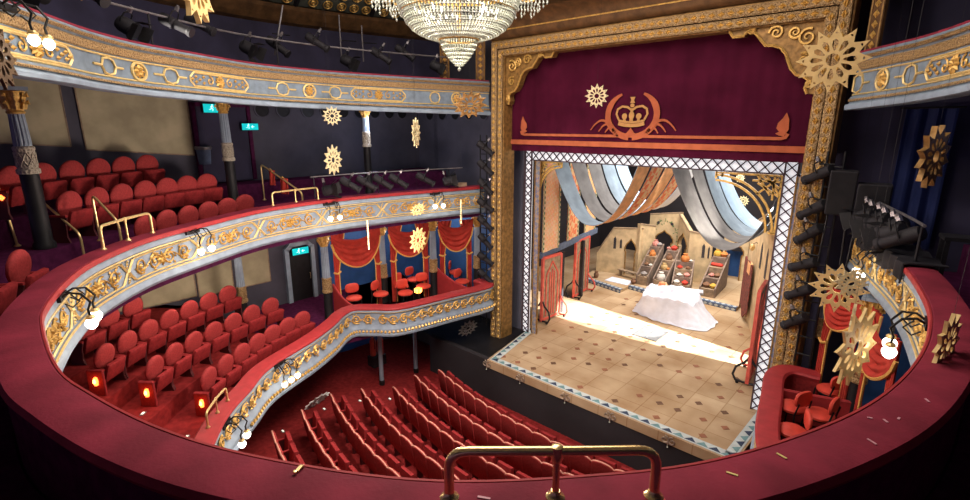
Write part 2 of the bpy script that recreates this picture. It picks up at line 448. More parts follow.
# brown cornice round the top of the gallery wall, then the coved ceiling with gold roundels
mb = MB(); G.sweep(mb, [(3.1, 9.84), (2.95, 9.9), (2.85, 10.0), (2.7, 10.2), (2.66, 10.3), (3.5, 10.3), (3.5, 9.84)], 0.0, G.L, 0.25); struct('trim_1', mb, 'brown')
def cove_mat():
    m = bpy.data.materials.new('roundel_cove'); m.use_nodes = True
    nt = m.node_tree; N = nt.nodes; Lk = nt.links.new
    b = N['Principled BSDF']; b.inputs['Roughness'].default_value = 0.7
    tc = N.new('ShaderNodeTexCoord')
    nz = N.new('ShaderNodeTexNoise'); nz.inputs['Scale'].default_value = 7
    Lk(tc.outputs['Object'], nz.inputs['Vector'])
    rp = N.new('ShaderNodeValToRGB')
    rp.color_ramp.elements[0].color = (0.05, 0.06, 0.05, 1); rp.color_ramp.elements[1].color = (0.12, 0.13, 0.10, 1)
    Lk(nz.outputs['Fac'], rp.inputs['Fac']); Lk(rp.outputs['Color'], b.inputs['Base Color'])
    return m
M['cove'] = cove_mat()
mb = MB(); G.sweep(mb, [(2.7, 10.34), (1.2, 11.5), (1.2, 11.7), (3.4, 11.7), (3.4, 10.34)], 0.0, G.L, 0.25); struct('ceiling', mb, 'cove')
mb = MB()
mb.lathe([(0.0, 0), (9.5, 0), (9.5, 0.2), (0, 0.2)], 40, (AX, 6.4, 11.55), caps=False); struct('ceiling', mb, 'brown')

# gold roundels on the cove, in panels divided by dark ribs
cv = thing('ceiling_cove_ornament', 'rows of gold roundels on the dark coved ceiling above the left gallery', 'ceiling ornament', tuple(G.at(4, 2.2, 10.7)), world=True)
def covept(q, t): return G.at(q, 2.68 - 1.5 * t, 10.34 + 1.16 * t)
for k in range(5):
    a = 0.6 + k * 2.0
    mb = MB()
    for i in range(5):
        for j in range(4):
            q = a + 0.22 + i * 0.36; t = 0.10 + 0.20 * j
            c = covept(q, t) ; tq = (covept(q + .05, t) - covept(q - .05, t)).normalized(); tt = (covept(q, t + .05) - covept(q, t - .05)).normalized()
            nn = tq.cross(tt)
            if nn.z > 0: nn = -nn
            for r_, w in ((0.13, 0.025), (0.05, 0.03)):
                mb.tube([c + nn * 0.02 + (tq * math.cos(x) + tt * math.sin(x)) * r_ for x in [2 * PI * e / 14 for e in range(14)]], w, 4, closed=True)
    mb.build('roundel_panel', 'gold', cv)
    mb = MB()
    mb.tube([covept(a + 0.0, t / 8) for t in range(9)], 0.07, 5)
    mb.build('rib', 'black2', cv)

# --- portholes along the dark upper wall, each a black round opening with a raised rim
pc = 0
for i, (y, gap) in enumerate([(7.05, 0), (7.72, 0), (8.55, 0), (9.2, 0), (9.85, 0), (10.5, 0), (11.15, 0), (11.8, 0), (12.4, 0)]):
    t = thing('porthole', 'round black speaker hole, %s from the left in the row high on the dark wall' % ORD[i + 1], 'porthole', (XL, y, 7.45), world=True, group='holes along the dark wall')
    fr = Matrix.Translation((XL + 0.0, y, 7.45)) @ Matrix.Rotation(PI / 2, 4, 'Y')
    mb = MB(); mb.T = fr; mb.lathe([(0.245, -0.02), (0.245, 0.035), (0.205, 0.035), (0.205, -0.02)], 20, caps=False); mb.build('rim', 'wall_dark', t)
    mb = MB(); mb.T = fr; mb.lathe([(0.205, 0.002), (0.205, 0.012), (0.0, 0.012)], 20, caps=False); mb.build('opening', 'black', t)
for i, x in enumerate([-14.9, -14.2, -13.5, -12.8, -12.1]):
    t = thing('porthole', 'round speaker hole on the short end wall by the proscenium, %s from the left' % ORD[i + 1], 'porthole', (x, YP, 7.4), world=True, group='holes along the end wall')
    fr = Matrix.Translation((x, YP, 7.4)) @ Matrix.Rotation(PI / 2, 4, 'X')
    mb = MB(); mb.T = fr; mb.lathe([(0.245, -0.02), (0.245, 0.035), (0.205, 0.035), (0.205, -0.02)], 20, caps=False); mb.build('rim', 'wall_dark', t)
    mb = MB(); mb.T = fr; mb.lathe([(0.205, 0.002), (0.205, 0.012), (0.0, 0.012)], 20, caps=False); mb.build('opening', 'black', t)

# --- beige canvas panels
def wpanel(y0, y1, zb0, zb1, zt, label, x=XL, name='canvas_panel'):
    t = thing(name, label, 'wall panel', (x + .02, (y0 + y1) / 2, zb0), world=True)
    mb = MB(); vs = [(x, y0, zb0), (x, y1, zb1), (x, y1, zt), (x, y0, zt)]; vs += [(x + .04, b, c) for _, b, c in vs]
    mb.add(vs, [(3, 2, 1, 0), (4, 5, 6, 7), (0, 1, 5, 4), (1, 2, 6, 5), (2, 3, 7, 6), (3, 0, 4, 7)])
    mb.build('canvas', 'beige', t)
    mb = MB()
    for a, b in ((0, 1), (1, 2), (2, 3), (3, 0)):
        mb.bar(Vector(vs[a]) + Vector((.03, 0, 0)), Vector(vs[b]) + Vector((.03, 0, 0)), 0.03, 0.04, up=(1, 0, 0))
    mb.build('frame', 'scen_brown', t)
wpanel(0.2, 2.34, 6.70, 6.50, 8.3, 'narrow beige canvas panel behind the fluted column at far left')
wpanel(2.62, 5.0, 6.42, 6.18, 8.3, 'wide beige canvas panel above the upper circle seats')
wpanel(1.4, 3.05, 2.2, 2.2, 3.55, 'beige panel at the dark end of the dress circle wall')
wpanel(3.2, 4.55, 2.15, 2.15, 3.55, 'middle beige panel on the wall above the dress circle seats')
wpanel(4.62, 5.6, 2.1, 2.1, 3.55, 'beige panel left of the slender column behind dress circle seats')
wpanel(5.75, 6.75, 2.1, 2.1, 3.55, 'beige panel between the slender column and the doorway')

# --- doorway with blue-grey frame and lit exit sign (dress circle)
d = thing('doorway', 'dark doorway in a blue-grey painted frame under a lit exit sign', 'doorway', (XL, 7.75, 1.0), world=True)
mb = MB()
mb.box((XL + .06, 7.33, 2.0), (.14, .14, 2.1)); mb.box((XL + .06, 8.24, 2.0), (.14, .14, 2.1))
mb.bar((XL + .06, 7.33, 3.0), (XL + .06, 7.5, 3.16), .14, .14, up=(1, 0, 0)); mb.bar((XL + .06, 8.24, 3.0), (XL + .06, 8.07, 3.16), .14, .14, up=(1, 0, 0)); mb.box((XL + .06, 7.785, 3.17), (.14, .66, .14))
mb.build('door_frame', 'bluegrey', d)
mb = MB(); mb.box((XL + .02, 7.785, 2.05), (.06, .8, 2.1)); mb.build('door_leaf', 'black', d)
mb = MB(); mb.tube([(XL + .07, 8.1, 1.9), (XL + .1, 8.1, 1.9), (XL + .1, 8.1, 2.1), (XL + .07, 8.1, 2.1)], .012); mb.build('handle', 'brass_s', d)
def running_man(mb, O, R, sz, mi=0):
    """white running figure and arrow, drawn in the sign's plane"""
    def P(x, z, e=0.012): return Vector(O) + R @ Vector((x * sz, -e, z * sz))
    mb.tube([P(.06 + .05 * math.cos(a), .33 + .05 * math.sin(a)) for a in [PI * 2 * k / 8 for k in range(8)]], .03 * sz, 4, mi, closed=True)
    for a, b in (((.04, .24), (-.02, .02)), ((-.02, .02), (.12, -.10)), ((.12, -.10), (.06, -.28)), ((-.02, .02), (-.16, -.12)), ((-.16, -.12), (-.30, -.12)), ((.04, .22), (-.14, .12)), ((.04, .22), (.18, .10))):
        mb.bar(P(*a), P(*b), .055 * sz, .02 * sz, mi, up=R @ Vector((0, -1, 0)))
    for a, b in (((.45, 0), (.85, 0)), ((.45, 0), (.62, .16)), ((.45, 0), (.62, -.16))):
        mb.bar(P(*a), P(*b), .06 * sz, .02 * sz, mi, up=R @ Vector((0, -1, 0)))
def exit_sign(loc, rz, w, label):
    t = thing('exit_sign', label, 'exit sign', loc, rz)
    mb = MB(); mb.box((0, 0, 0), (w, .07, w * .42)); mb.build('housing', 'black2', t)
    mb = MB(); mb.box((0, -.037, 0), (w * .94, .012, w * .37)); mb.build('lit_panel', 'exit', t)
    mb = MB(); mb.T = Matrix.Translation((-.12 * w, -.036, 0)); running_man(mb, (0, 0, 0), Matrix.Identity(3), w * .42); mb.build('pictogram', 'exit_white', t)
exit_sign((XL + .14, 7.78, 2.93), PI / 2, .6, 'lit turquoise exit sign above the doorway behind the dress circle')
exit_sign((XL + .2, 5.62, 7.45), PI / 2, .62, 'lit turquoise exit sign half hidden left of the upper column')
exit_sign((XL + .2, 6.55, 6.95), PI / 2, .50, 'small lit turquoise exit sign right of the upper column')
# black recess (fire doors) by the second column
t = thing('fire_door', 'pair of black fire doors in the dark recess behind the column', 'door', (XL, 5.85, 5.3), world=True)
for y in (5.5, 6.2):
    mb = MB(); mb.box((XL + .05, y, 6.45), (.08, .66, 2.1)); mb.build('door_leaf', 'wall_dark2', t)
mb = MB(); mb.box((XL + .06, 5.85, 7.55), (.12, 1.5, .1)); mb.box((XL + .06, 5.1, 6.5), (.12, .1, 2.2)); mb.box((XL + .06, 6.6, 6.5), (.12, .1, 2.2)); mb.build('door_frame', 'carpet_dark', t)
# wall bin
t = thing('wall_bin', 'grey-topped dark waste bin fixed to the wall beside the wide beige panel', 'bin', (XL + .16, 5.0, 5.95), world=True)
mb = MB(); mb.lathe([(.15, 0), (.19, .42), (.17, .42), (.14, .05)], 14, (XL + .2, 5.2, 5.93)); mb.build('bin_body', 'frame_blue', t, smooth=True)
mb = MB(); mb.lathe([(.2, .40), (.215, .43), (.215, .48), (.19, .50), (.17, .46)], 14, (XL + .2, 5.2, 5.93)); mb.build('rim', 'steel', t, smooth=True)
# ================================================================== BALCONY FRONTS
def on(c, d):                                   # map (s, z) drawing onto the face of a front
    return lambda s, z: c.at(s, d, z)
def line(mb, f, pts, r, n=4, closed=False, sub=0.15, mi=0):
    out = []
    m = len(pts)
    for i in range(m if closed else m - 1):
        a, b = pts[i], pts[(i + 1) % m]
        L = math.hypot(b[0] - a[0], b[1] - a[1]); k = max(1, int(L / sub))
        for j in range(k): out.append((a[0] + (b[0] - a[0]) * j / k, a[1] + (b[1] - a[1]) * j / k))
    if not closed: out.append(pts[-1])
    mb.tube([f(*p) for p in out], r, n, mi, closed=closed)
def leaf(mb, f, c, L, w, a, th=0.03, mi=0):
    """small raised pointed leaf"""
    ca, sa = math.cos(a), math.sin(a)
    P = [(0, 0), (L * .4, w), (L, 0), (L * .4, -w)]
    Q = [f(c[0] + x * ca - y * sa, c[1] + x * sa + y * ca) for x, y in P]
    n = (Q[1] - Q[0]).cross(Q[3] - Q[0])
    if n.length < 1e-9: return
    n.normalize()
    mid = f(c[0] + L * .45 * ca, c[1] + L * .45 * sa)
    fc = f(c[0], c[1])
    inw = Vector((AX, 6.4, 0)) - Vector((fc.x, fc.y, 0))
    if n.dot(inw) < 0: n = -n
    mb.add([*Q, mid + n * th], [(0, 1, 4), (1, 2, 4), (2, 3, 4), (3, 0, 4), (3, 2, 1, 0)], mi)
def rinceau(mb, f, s0, s1, zc, h, step, r=0.016, ph=0, leaves=3):
    """running acanthus scroll between s0 and s1"""
    n = max(1, round((s1 - s0) / step)); st = (s1 - s0) / n
    stem = []
    for i in range(n * 8 + 1):
        t = i / 8
        stem.append((s0 + t * st, zc + h * 0.5 * math.sin(PI * (t + ph))))
    mb.tube([f(*p) for p in stem], r * .62, 4)
    for i in range(n):
        c = (s0 + (i + .5) * st, zc - (1 if (i + ph) % 2 == 0 else -1) * h * 0.05)
        sg = 1 if (i + ph) % 2 == 0 else -1
        mb.tube([f(*p) for p in spiral(c, h * 0.92, 1.7, sg * 1.9, -sg, 20)], lambda t: r * (1.1 - .35 * t), 4)
        leaf(mb, f, (c[0] - .02, c[1]), .07, .035, 0, .03); 
        for k in range(leaves):
            a = random.uniform(0, 2 * PI); rr = h * random.uniform(.65, 1.0)
            leaf(mb, f, (c[0] + rr * math.cos(a) * min(1, st / (2 * h)) * 1.0, c[1] + rr * math.sin(a)), h * .42, h * .15, a + random.uniform(.8, 2.0), .03)

def front(name, label, loc):
    return thing(name, label, 'balcony front', loc, world=True)

# ---------------- upper circle
uf = front('balcony_front', 'blue-grey upper balcony front with pale gold scroll panels under a red velvet rail', tuple(U.at(7, 0, 4.15)))
mb = MB()
U.sweep(mb, [(.0, 4.97), (-.04, 4.95), (-.05, 4.86), (-.02, 4.82), (.01, 4.80), (.01, 4.36), (-.03, 4.33), (-.06, 4.28), (-.07, 4.22), (-.03, 4.16), (.05, 4.13), (.16, 4.13), (.16, 4.97)], 0, U.L)
o_ = mb.build('fascia', 'bluegrey', uf, smooth=True)
mb = MB()
U.sweep(mb, [(.29, 4.95), (.315, 5.0), (.29, 5.045), (.23, 5.06), (.06, 5.06), (-.03, 5.05), (-.06, 5.01), (-.05, 4.97), (0, 4.95)], 0, U.L)
mb.build('velvet_rail', 'rail', uf, smooth=True)
mb = MB(); U.sweep(mb, [(-.062, 5.045), (-.075, 5.01), (-.066, 4.965), (-.045, 4.965), (-.045, 5.045)], 0, U.L); mb.build('rail_braid', 'rail_edge', uf, smooth=True)
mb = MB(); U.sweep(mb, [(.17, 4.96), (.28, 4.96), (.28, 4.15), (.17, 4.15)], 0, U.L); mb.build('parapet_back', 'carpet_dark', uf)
fU = on(U, -.005)
for z, r in ((4.825, .016), (4.345, .016)):
    mb = MB(); mb.tube([U.at(U.L * i / 220, -.03, z) for i in range(221)], r, 5); mb.build('gold_fillet', 'gold_pale', uf)
PL = 1.86
def upper_panel(s0):
    s1 = s0 + PL; zt, zb, zm = 4.775, 4.395, 4.585
    mb = MB()
    line(mb, fU, [(s0 + .20, zt), (s1 - .20, zt), (s1 - .10, zt - .10), (s1 - .03, zm), (s1 - .10, zb + .10), (s1 - .20, zb), (s0 + .20, zb), (s0 + .10, zb + .10), (s0 + .03, zm), (s0 + .10, zt - .10)], .017, 4, True)
    mb.build('panel_frame', 'gold_pale', uf)
    mb = MB()
    m = (s0 + s1) / 2
    rinceau(mb, fU, m, s1 - .20, zm, .16, .30, .018, 0, 7); rinceau(mb, fU, s0 + .20, m, zm, .16, .30, .018, 1, 7)
    for k in range(8):
        leaf(mb, fU, (m, zm), .15, .04, k * PI / 4, .04)
    mb.build('gold_scrollwork', 'gold', uf)
    mb = MB()                                   # crossing ribbons at the joint
    for sg in (1, -1):
        for k in range(3):
            leaf(mb, fU, (s1, zm + sg * (.06 + .045 * k)), .07, .025, sg * PI / 2 + (k - 1) * .6, .03)
    leaf(mb, fU, (s1 - .05, zm), .1, .05, 0, .04)
    line(mb, fU, [(s1 - .15, zt), (s1 + .15, zb)], .012); line(mb, fU, [(s1 - .15, zb), (s1 + .15, zt)], .012)
    mb.build('crossing_motif', 'gold_pale', uf)
s = 1.66 - PL + .1
joints = []
s = -0.12
while s < U.L - PL * .5:
    if s < 15.5 or s > 21.0: upper_panel(s)
    s += PL

# ---------------- gallery
gf = front('balcony_front', 'topmost gallery front with gold roundels and elongated octagons on grey-blue', tuple(G.at(7, 0, 7.42)))
mb = MB()
G.sweep(mb, [(0.12, 8.30), (-.02, 8.30), (-.05, 8.26), (-.03, 8.20), (.0, 8.13), (.01, 7.98), (.01, 7.63), (-.03, 7.61), (-.05, 7.57), (-.03, 7.52), (-.09, 7.46), (-.08, 7.41), (.16, 7.40), (.20, 7.6), (.20, 8.3)], 0, G.L)
mb.build('fascia', 'bluegrey2', gf, smooth=True)
mb = MB(); G.sweep(mb, [(-.095, 7.49), (-.11, 7.46), (-.10, 7.405), (-.06, 7.395), (-.06, 7.49)], 0, G.L); mb.build('lower_moulding', 'bluegrey', gf, smooth=True)
mb = MB(); G.sweep(mb, [(-.05, 8.255), (-.085, 8.23), (-.06, 8.20), (-.02, 8.20), (-.02, 8.255)], 0, G.L); mb.build('gold_bead', 'gold_carved', gf, smooth=True)
mb = MB(); G.sweep(mb, [(-.02, 8.165), (-.045, 8.14), (-.02, 8.035), (.02, 8.02), (.02, 8.165)], 0, G.L); mb.build('gold_leaf_band', 'gold_carved', gf, smooth=True)
mb = MB(); G.sweep(mb, [(-.055, 7.575), (-.062, 7.555), (-.055, 7.535), (-.02, 7.535), (-.02, 7.575)], 0, G.L); mb.build('gold_fillet', 'gold_carved', gf)
mb = MB(); G.sweep(mb, [(.0, 8.30), (.16, 8.30), (.16, 8.34), (.0, 8.34)], 0, G.L); mb.build('red_rail', 'rail', gf)
for z in (7.985, 7.645):
    mb = MB(); mb.tube([G.at(G.L * i / 200, -.004, z) for i in range(201)], .014, 4); mb.build('gold_fillet', 'gold_pale', gf)
fG = on(G, -.006)
zc = 7.815
def oct_pts(c, hs, hz, cut): return [(c - hs + cut, zc + hz), (c + hs - cut, zc + hz), (c + hs, zc + hz - cut), (c + hs, zc - hz + cut), (c + hs - cut, zc - hz), (c - hs + cut, zc - hz), (c - hs, zc - hz + cut), (c - hs, zc + hz - cut)]
def gal_unit(c):
    mb = MB(); line(mb, fG, oct_pts(c, .80, .135, .1), .020, 4, True); mb.build('long_octagon', 'gold_pale', gf)
    mb = MB()
    for k in range(10): leaf(mb, fG, (c, zc), .15, .045, k * PI / 5, .05)
    for sg in (-1, 1):
        mb.tube([fG(*p) for p in spiral((c + sg * .28, zc), .1, 1.2, 1.5, sg, 14)], .014, 4)
        for x, z in ((.45, .06), (.45, -.06), (.55, 0), (.65, .05), (.65, -.05), (.74, 0)):
            leaf(mb, fG, (c + sg * x - .03, zc + z), .075, .035, 0, .04); leaf(mb, fG, (c + sg * x, zc + z - .03), .07, .03, PI / 2, .04)
    mb.build('flower_spray', 'gold', gf)
    for off in (1.25, 2.7):
        mb = MB()
        line(mb, fG, [(c + off - .17, zc), (c + off - .12, zc + .11), (c + off, zc + .145), (c + off + .12, zc + .11), (c + off + .17, zc), (c + off + .12, zc - .11), (c + off, zc - .145), (c + off - .12, zc - .11)], .020, 4, True)
        line(mb, fG, [(c + off - .36, zc), (c + off - .17, zc)], .018); line(mb, fG, [(c + off + .17, zc), (c + off + .38, zc)], .018)
        mb.build('small_octagon', 'gold_pale', gf)
    o2 = c + 1.97
    mb = MB(); mb.tube([fG(o2 + .165 * math.cos(a), zc + .15 * math.sin(a)) for a in [2 * PI * k / 20 for k in range(20)]], .024, 5, closed=True); mb.build('roundel_ring', 'gold_pale', gf)
    mb = MB()
    for k in range(8): leaf(mb, fG, (o2, zc), .135, .055, k * PI / 4, .05)
    mb.tube([fG(o2 + .05 * math.cos(a), zc + .05 * math.sin(a)) for a in [2 * PI * k / 10 for k in range(10)]], .03, 5, closed=True)
    mb.build('roundel_boss', 'gold', gf)
for c in (-.80, 3.65, 8.10, 12.55, G.L - 2.82):
    if 0.9 < c < G.L - .9: gal_unit(c)
    elif c < .9:                                  # the cut end of the pattern at the proscenium
        o2 = c + 1.97
        mb = MB(); mb.tube([fG(o2 + .165 * math.cos(a), zc + .15 * math.sin(a)) for a in [2 * PI * k / 20 for k in range(20)]], .024, 5, closed=True); mb.build('roundel_ring', 'gold_pale', gf)
        mb = MB()
        for k in range(8): leaf(mb, fG, (o2, zc), .135, .055, k * PI / 4, .05)
        mb.build('roundel_boss', 'gold', gf)
        for off in (1.25, 2.7):
            mb = MB(); line(mb, fG, [(c + off - .17, zc), (c + off - .12, zc + .11), (c + off, zc + .145), (c + off + .12, zc + .11), (c + off + .17, zc), (c + off + .12, zc - .11), (c + off, zc - .145), (c + off - .12, zc - .11)], .020, 4, True); mb.build('small_octagon', 'gold_pale', gf)

# ---------------- dress circle and boxes
df = front('balcony_front', 'lowest balcony front with gold acanthus scrolls, curving out into the stage boxes', tuple(D.at(6, 0, 1.05)))
mb = MB()
D.sweep(mb, [(.0, 1.84), (-.04, 1.83), (-.05, 1.77), (-.01, 1.73), (.02, 1.70), (.03, 1.50), (.01, 1.33), (-.05, 1.26), (-.06, 1.22), (-.04, 1.14), (-.09, 1.10), (-.08, 1.04), (.02, 1.0), (.14, 1.0), (.14, 1.84)], 0, D.L)
mb.build('fascia', 'bluegrey', df, smooth=True)
mb = MB(); D.sweep(mb, [(.30, 1.80), (.32, 1.86), (.28, 1.90), (.05, 1.91), (-.04, 1.90), (-.065, 1.86), (-.05, 1.82), (0, 1.82)], 0, D.L); mb.build('velvet_rail', 'rail_edge', df, smooth=True)
mb = MB(); D.sweep(mb, [(.16, 1.82), (.29, 1.82), (.29, 1.0), (.16, 1.0)], 0, D.L); mb.build('parapet_back', 'seat_dark', df)
mb = MB(); mb.tube([D.at(D.L * i / 240, -.028, 1.75) for i in range(241)], .014, 4); mb.build('gold_fillet', 'gold_pale', df)
mb = MB()
n = int(D.L / .11)
for i in range(n):
    s = .06 + i * .11
    if s > 10.5: break
    p = D.at(s, -.07, 1.175)
    mb.add([p + Vector((a, b, c)) for a, b, c in ((.05, 0, 0), (-.05, 0, 0), (0, .05, 0), (0, -.05, 0), (0, 0, .06), (0, 0, -.06))], [(0, 2, 4), (2, 1, 4), (1, 3, 4), (3, 0, 4), (2, 0, 5), (1, 2, 5), (3, 1, 5), (0, 3, 5)])
mb.build('gold_bead_row', 'gold', df)
fD = on(D, -.012)
for a, b, st in ((.35, 4.9, .33), (5.0, 13.5, .36), (D.L - 4.6, D.L - .35, .33)):
    k = int((b - a) / 1.5 + .5); L = (b - a) / k
    for i in range(k):
        mb = MB(); rinceau(mb, fD, a + i * L, a + (i + 1) * L, 1.53, .155, st, .020, i % 2, 5); mb.build('gold_scrollwork', 'gold_pale' if b < 4.5 else 'gold', df)

# ================================================================== COLUMNS
def column(label, x, y, z0, z1, r, group, black=1.0, cat='column'):
    t = thing('column', label, cat, (x, y, z0), 0, group)
    H = z1 - z0
    mb = MB(); mb.lathe([(r * 1.35, 0), (r * 1.35, .08), (r * 1.1, .14), (r * 1.08, black)], 16); mb.build('black_base', 'black', t, smooth=True)
    mb = MB(); mb.lathe([(r * 1.3, black - .02), (r * 1.35, black + .02), (r * 1.3, black + .06), (r * 1.12, black + .08), (r * 1.10, black + .36), (r * 1.22, black + .39), (r * 1.22, black + .43), (r * 1.0, black + .45)], 18)
    for k in range(8):
        a = 2 * PI * k / 8
        for sg in (-1, 1):
            mb.tube([(r * 1.13 * math.cos(a + sg * .78 * q), r * 1.13 * math.sin(a + sg * .78 * q), black + .10 + .25 * q) for q in (0, .33, .66, 1)], .012, 4)
    mb.build('carved_band', 'gold_carved' if z0 < 4 else 'stone_carved', t)
    mb = MB()
    vs = []; fs = []; n = 36; zs = [black + .44, black + .5, H - .42]
    for j, z in enumerate(zs):
        rr = r * (1.0 if j < 2 else .86)
        for k in range(n): 
            q = rr * (1.0 if k % 3 else (.86 if j > 0 else 1.0))
            vs.append((q * math.cos(2 * PI * k / n), q * math.sin(2 * PI * k / n), z))
    for j in range(len(zs) - 1):
        for k in range(n): fs.append((j * n + k, j * n + (k + 1) % n, (j + 1) * n + (k + 1) % n, (j + 1) * n + k))
    mb.add(vs, fs); mb.build('fluted_shaft', 'bluegrey', t)
    mb = MB(); mb.lathe([(r * .9, H - .44), (r * 1.05, H - .41), (r * .9, H - .38), (r * 1.0, H - .25), (r * 1.3, H - .10), (r * 1.45, H - .07)], 16)
    for k in range(8):
        a = 2 * PI * k / 8; R = Matrix.Rotation(a, 3, 'Z')
        for zz, o in ((H - .36, 0), (H - .24, .1)):
            mb.tube([R @ Vector((r * 1.0, 0, zz)), R @ Vector((r * 1.2, 0, zz + .09)), R @ Vector((r * 1.5, 0, zz + .13)), R @ Vector((r * 1.5, 0, zz + .08))], .03, 4)
    mb.build('capital', 'gold', t)
    mb = MB(); mb.box((0, 0, H - .03), (r * 3.2, r * 3.2, .06)); mb.build('abacus', 'bluegrey', t)
    return t
M['stone_carved'] = mat('carved_grey_band', (0.42, 0.38, 0.30), 0.6, var=0.4, scale=24, bump=0.8, voro=True)
UPC = 'fluted columns of the upper circle'
column('stout fluted column standing in the upper circle at far left', -11.75, 1.12, 4.85, 7.62, .125, UPC, 1.35)
column('fluted column beside the two small exit signs', -13.9, 5.28, 4.85, 7.72, .115, UPC, 1.26)
column('slim fluted column in front of the dark wall of portholes', -13.6, 9.37, 4.85, 7.66, .105, UPC, 1.5)
DC = 'columns of the dress circle'
column('slender column at the end of the back dress circle row', -14.2, 5.30, 1.5, 3.90, .11, DC, .62, 'column ')
column('column between the doorway and the first red swag', -13.28, 7.44, 1.04, 3.94, .12, DC, 1.05)
column('column between the first and second red swags from the doorway', -13.3, 9.52, 1.04, 3.94, .12, DC, 1.05)
column('column between the second and third red swags from the doorway', -12.55, 11.1, 1.04, 3.96, .12, DC, 1.05)
column('column beyond the farthest red swag, next to the proscenium', -11.75, 12.45, 1.04, 4.0, .11, DC, 1.05)
column('column nearest the stage in the right-hand box, by the lantern ladder', -1.42, 12.5, 1.04, 4.0, .10, DC, 1.45)
column('column between the two openings of the right-hand box', -.57, 11.14, 1.04, 3.97, .11, DC, 1.25)
for o in list(COL.objects):
    if o.get('category') == 'column ': o['category'] = 'column'
def post(label, x, y, z0, z1):
    t = thing('post', label, 'post', (x, y, z0), 0, 'slim posts below the box')
    mb = MB(); mb.lathe([(.075, .18), (.07, .3), (.065, z1 - z0 - .1), (.09, z1 - z0 - .04), (.09, z1 - z0)], 12); mb.build('shaft', 'bluegrey', t, smooth=True)
    mb = MB(); mb.lathe([(.09, 0), (.09, .16), (.075, .19)], 12); mb.build('black_foot', 'black', t)
post('nearer of two slim blue-grey posts under the left box', -12.28, 8.53, zf(8.53) - .02, .88)
post('farther of two slim blue-grey posts under the left box', -12.35, 10.0, zf(10) - .02, .88)

# ================================================================== GLOBE LAMPS
def globe_lamp(label, c, s, z, n=2, big=1.0, power=5.0, d=-.06, grp='globe bracket lamps on the balcony fronts'):
    p = c.at(s, d, z); nn = c.nor(s)
    rz = math.atan2(nn.x, -nn.y)               # local +Y points into the auditorium
    t = thing('globe_lamp', label, 'wall lamp', tuple(p), rz, grp)
    xs = [(-.13 + .26 * k / max(1, n - 1)) * (1.7 if n == 3 else 1.1) if n > 1 else 0 for k in range(n)]
    mb = MB()
    for x in xs:
        mb.tube([(x * .5, 0, 0), (x * .7, .10, .06), (x, .22, .04), (x * 1.05, .30, -.08), (x, .26, -.18), (x, .27, -.26)], .014, 5)
        mb.tube([(x, .12, .05), (x, .2, -.05), (x, .12, -.12), (x, .05, -.06)], .010, 4)
    mb.box((0, .0, 0), (.34, .05, .07)); mb.box((0, -.03, 0), (.12, .12, .05))
    mb.build('bracket', 'black', t)
    for x in xs:
        mb = MB(); mb.lathe([(.03, -.25), (.05, -.27), (.05, -.29), (.03, -.30)], 10, (x, .27, 0)); mb.build('collar', 'brass_s', t)
        mb = MB(); r = .085 * big; hk = .17 * big
        mb.lathe([(.025, -.295), (r * .75, -.295 - hk * .12), (r, -.295 - hk * .35), (r * .95, -.295 - hk * .55), (r * .72, -.295 - hk * .78), (r * .35, -.295 - hk * .95), (.01, -.295 - hk)], 14, (x, .27, 0)); mb.build('glass_globe', 'globe', t, smooth=True)
    L = bpy.data.lights.new('lamp_glow', 'POINT'); L.energy = power * n; L.color = (1, .86, .68); L.shadow_soft_size = .12
    lo = bpy.data.objects.new('lamp_glow', L); COL.objects.link(lo)
    w = Matrix.Rotation(rz, 3, 'Z') @ Vector((0, .55, -.42)); lo.location = Vector(p) + w
    return t
globe_lamp('twin globe lamp on the upper balcony front, farthest, by the proscenium', U, 1.85, 4.93, 2, .78)
globe_lamp('twin globe lamp on the upper balcony front above the first red swag', U, 5.25, 4.93, 2, .78)
globe_lamp('twin globe lamp on the upper balcony front below the crossed brass rail', U, 9.35, 4.93, 2, .78)
globe_lamp('bright globe lamp on the upper balcony front at far left', U, 13.4, 4.93, 2, .85)
globe_lamp('dazzling globe lamp on the right balcony front, nearest the camera', U, U.L - 5.45, 4.93, 2, .85, 4)
globe_lamp('globe lamp on the right balcony front by the black drapes', U, U.L - 2.0, 4.93, 2, .75, 4)
globe_lamp('twin globe lamp on the gallery front at far left', G, 13.1, 8.22, 2, .68, 5)
globe_lamp('triple globe lamp on the dress circle front among the scrolls', D, 9.0, 1.80, 3, .75, 3.5)
globe_lamp('globe lamp on the dress circle front just above the red rail in front', D, 11.35, 1.80, 2, .8, 4)

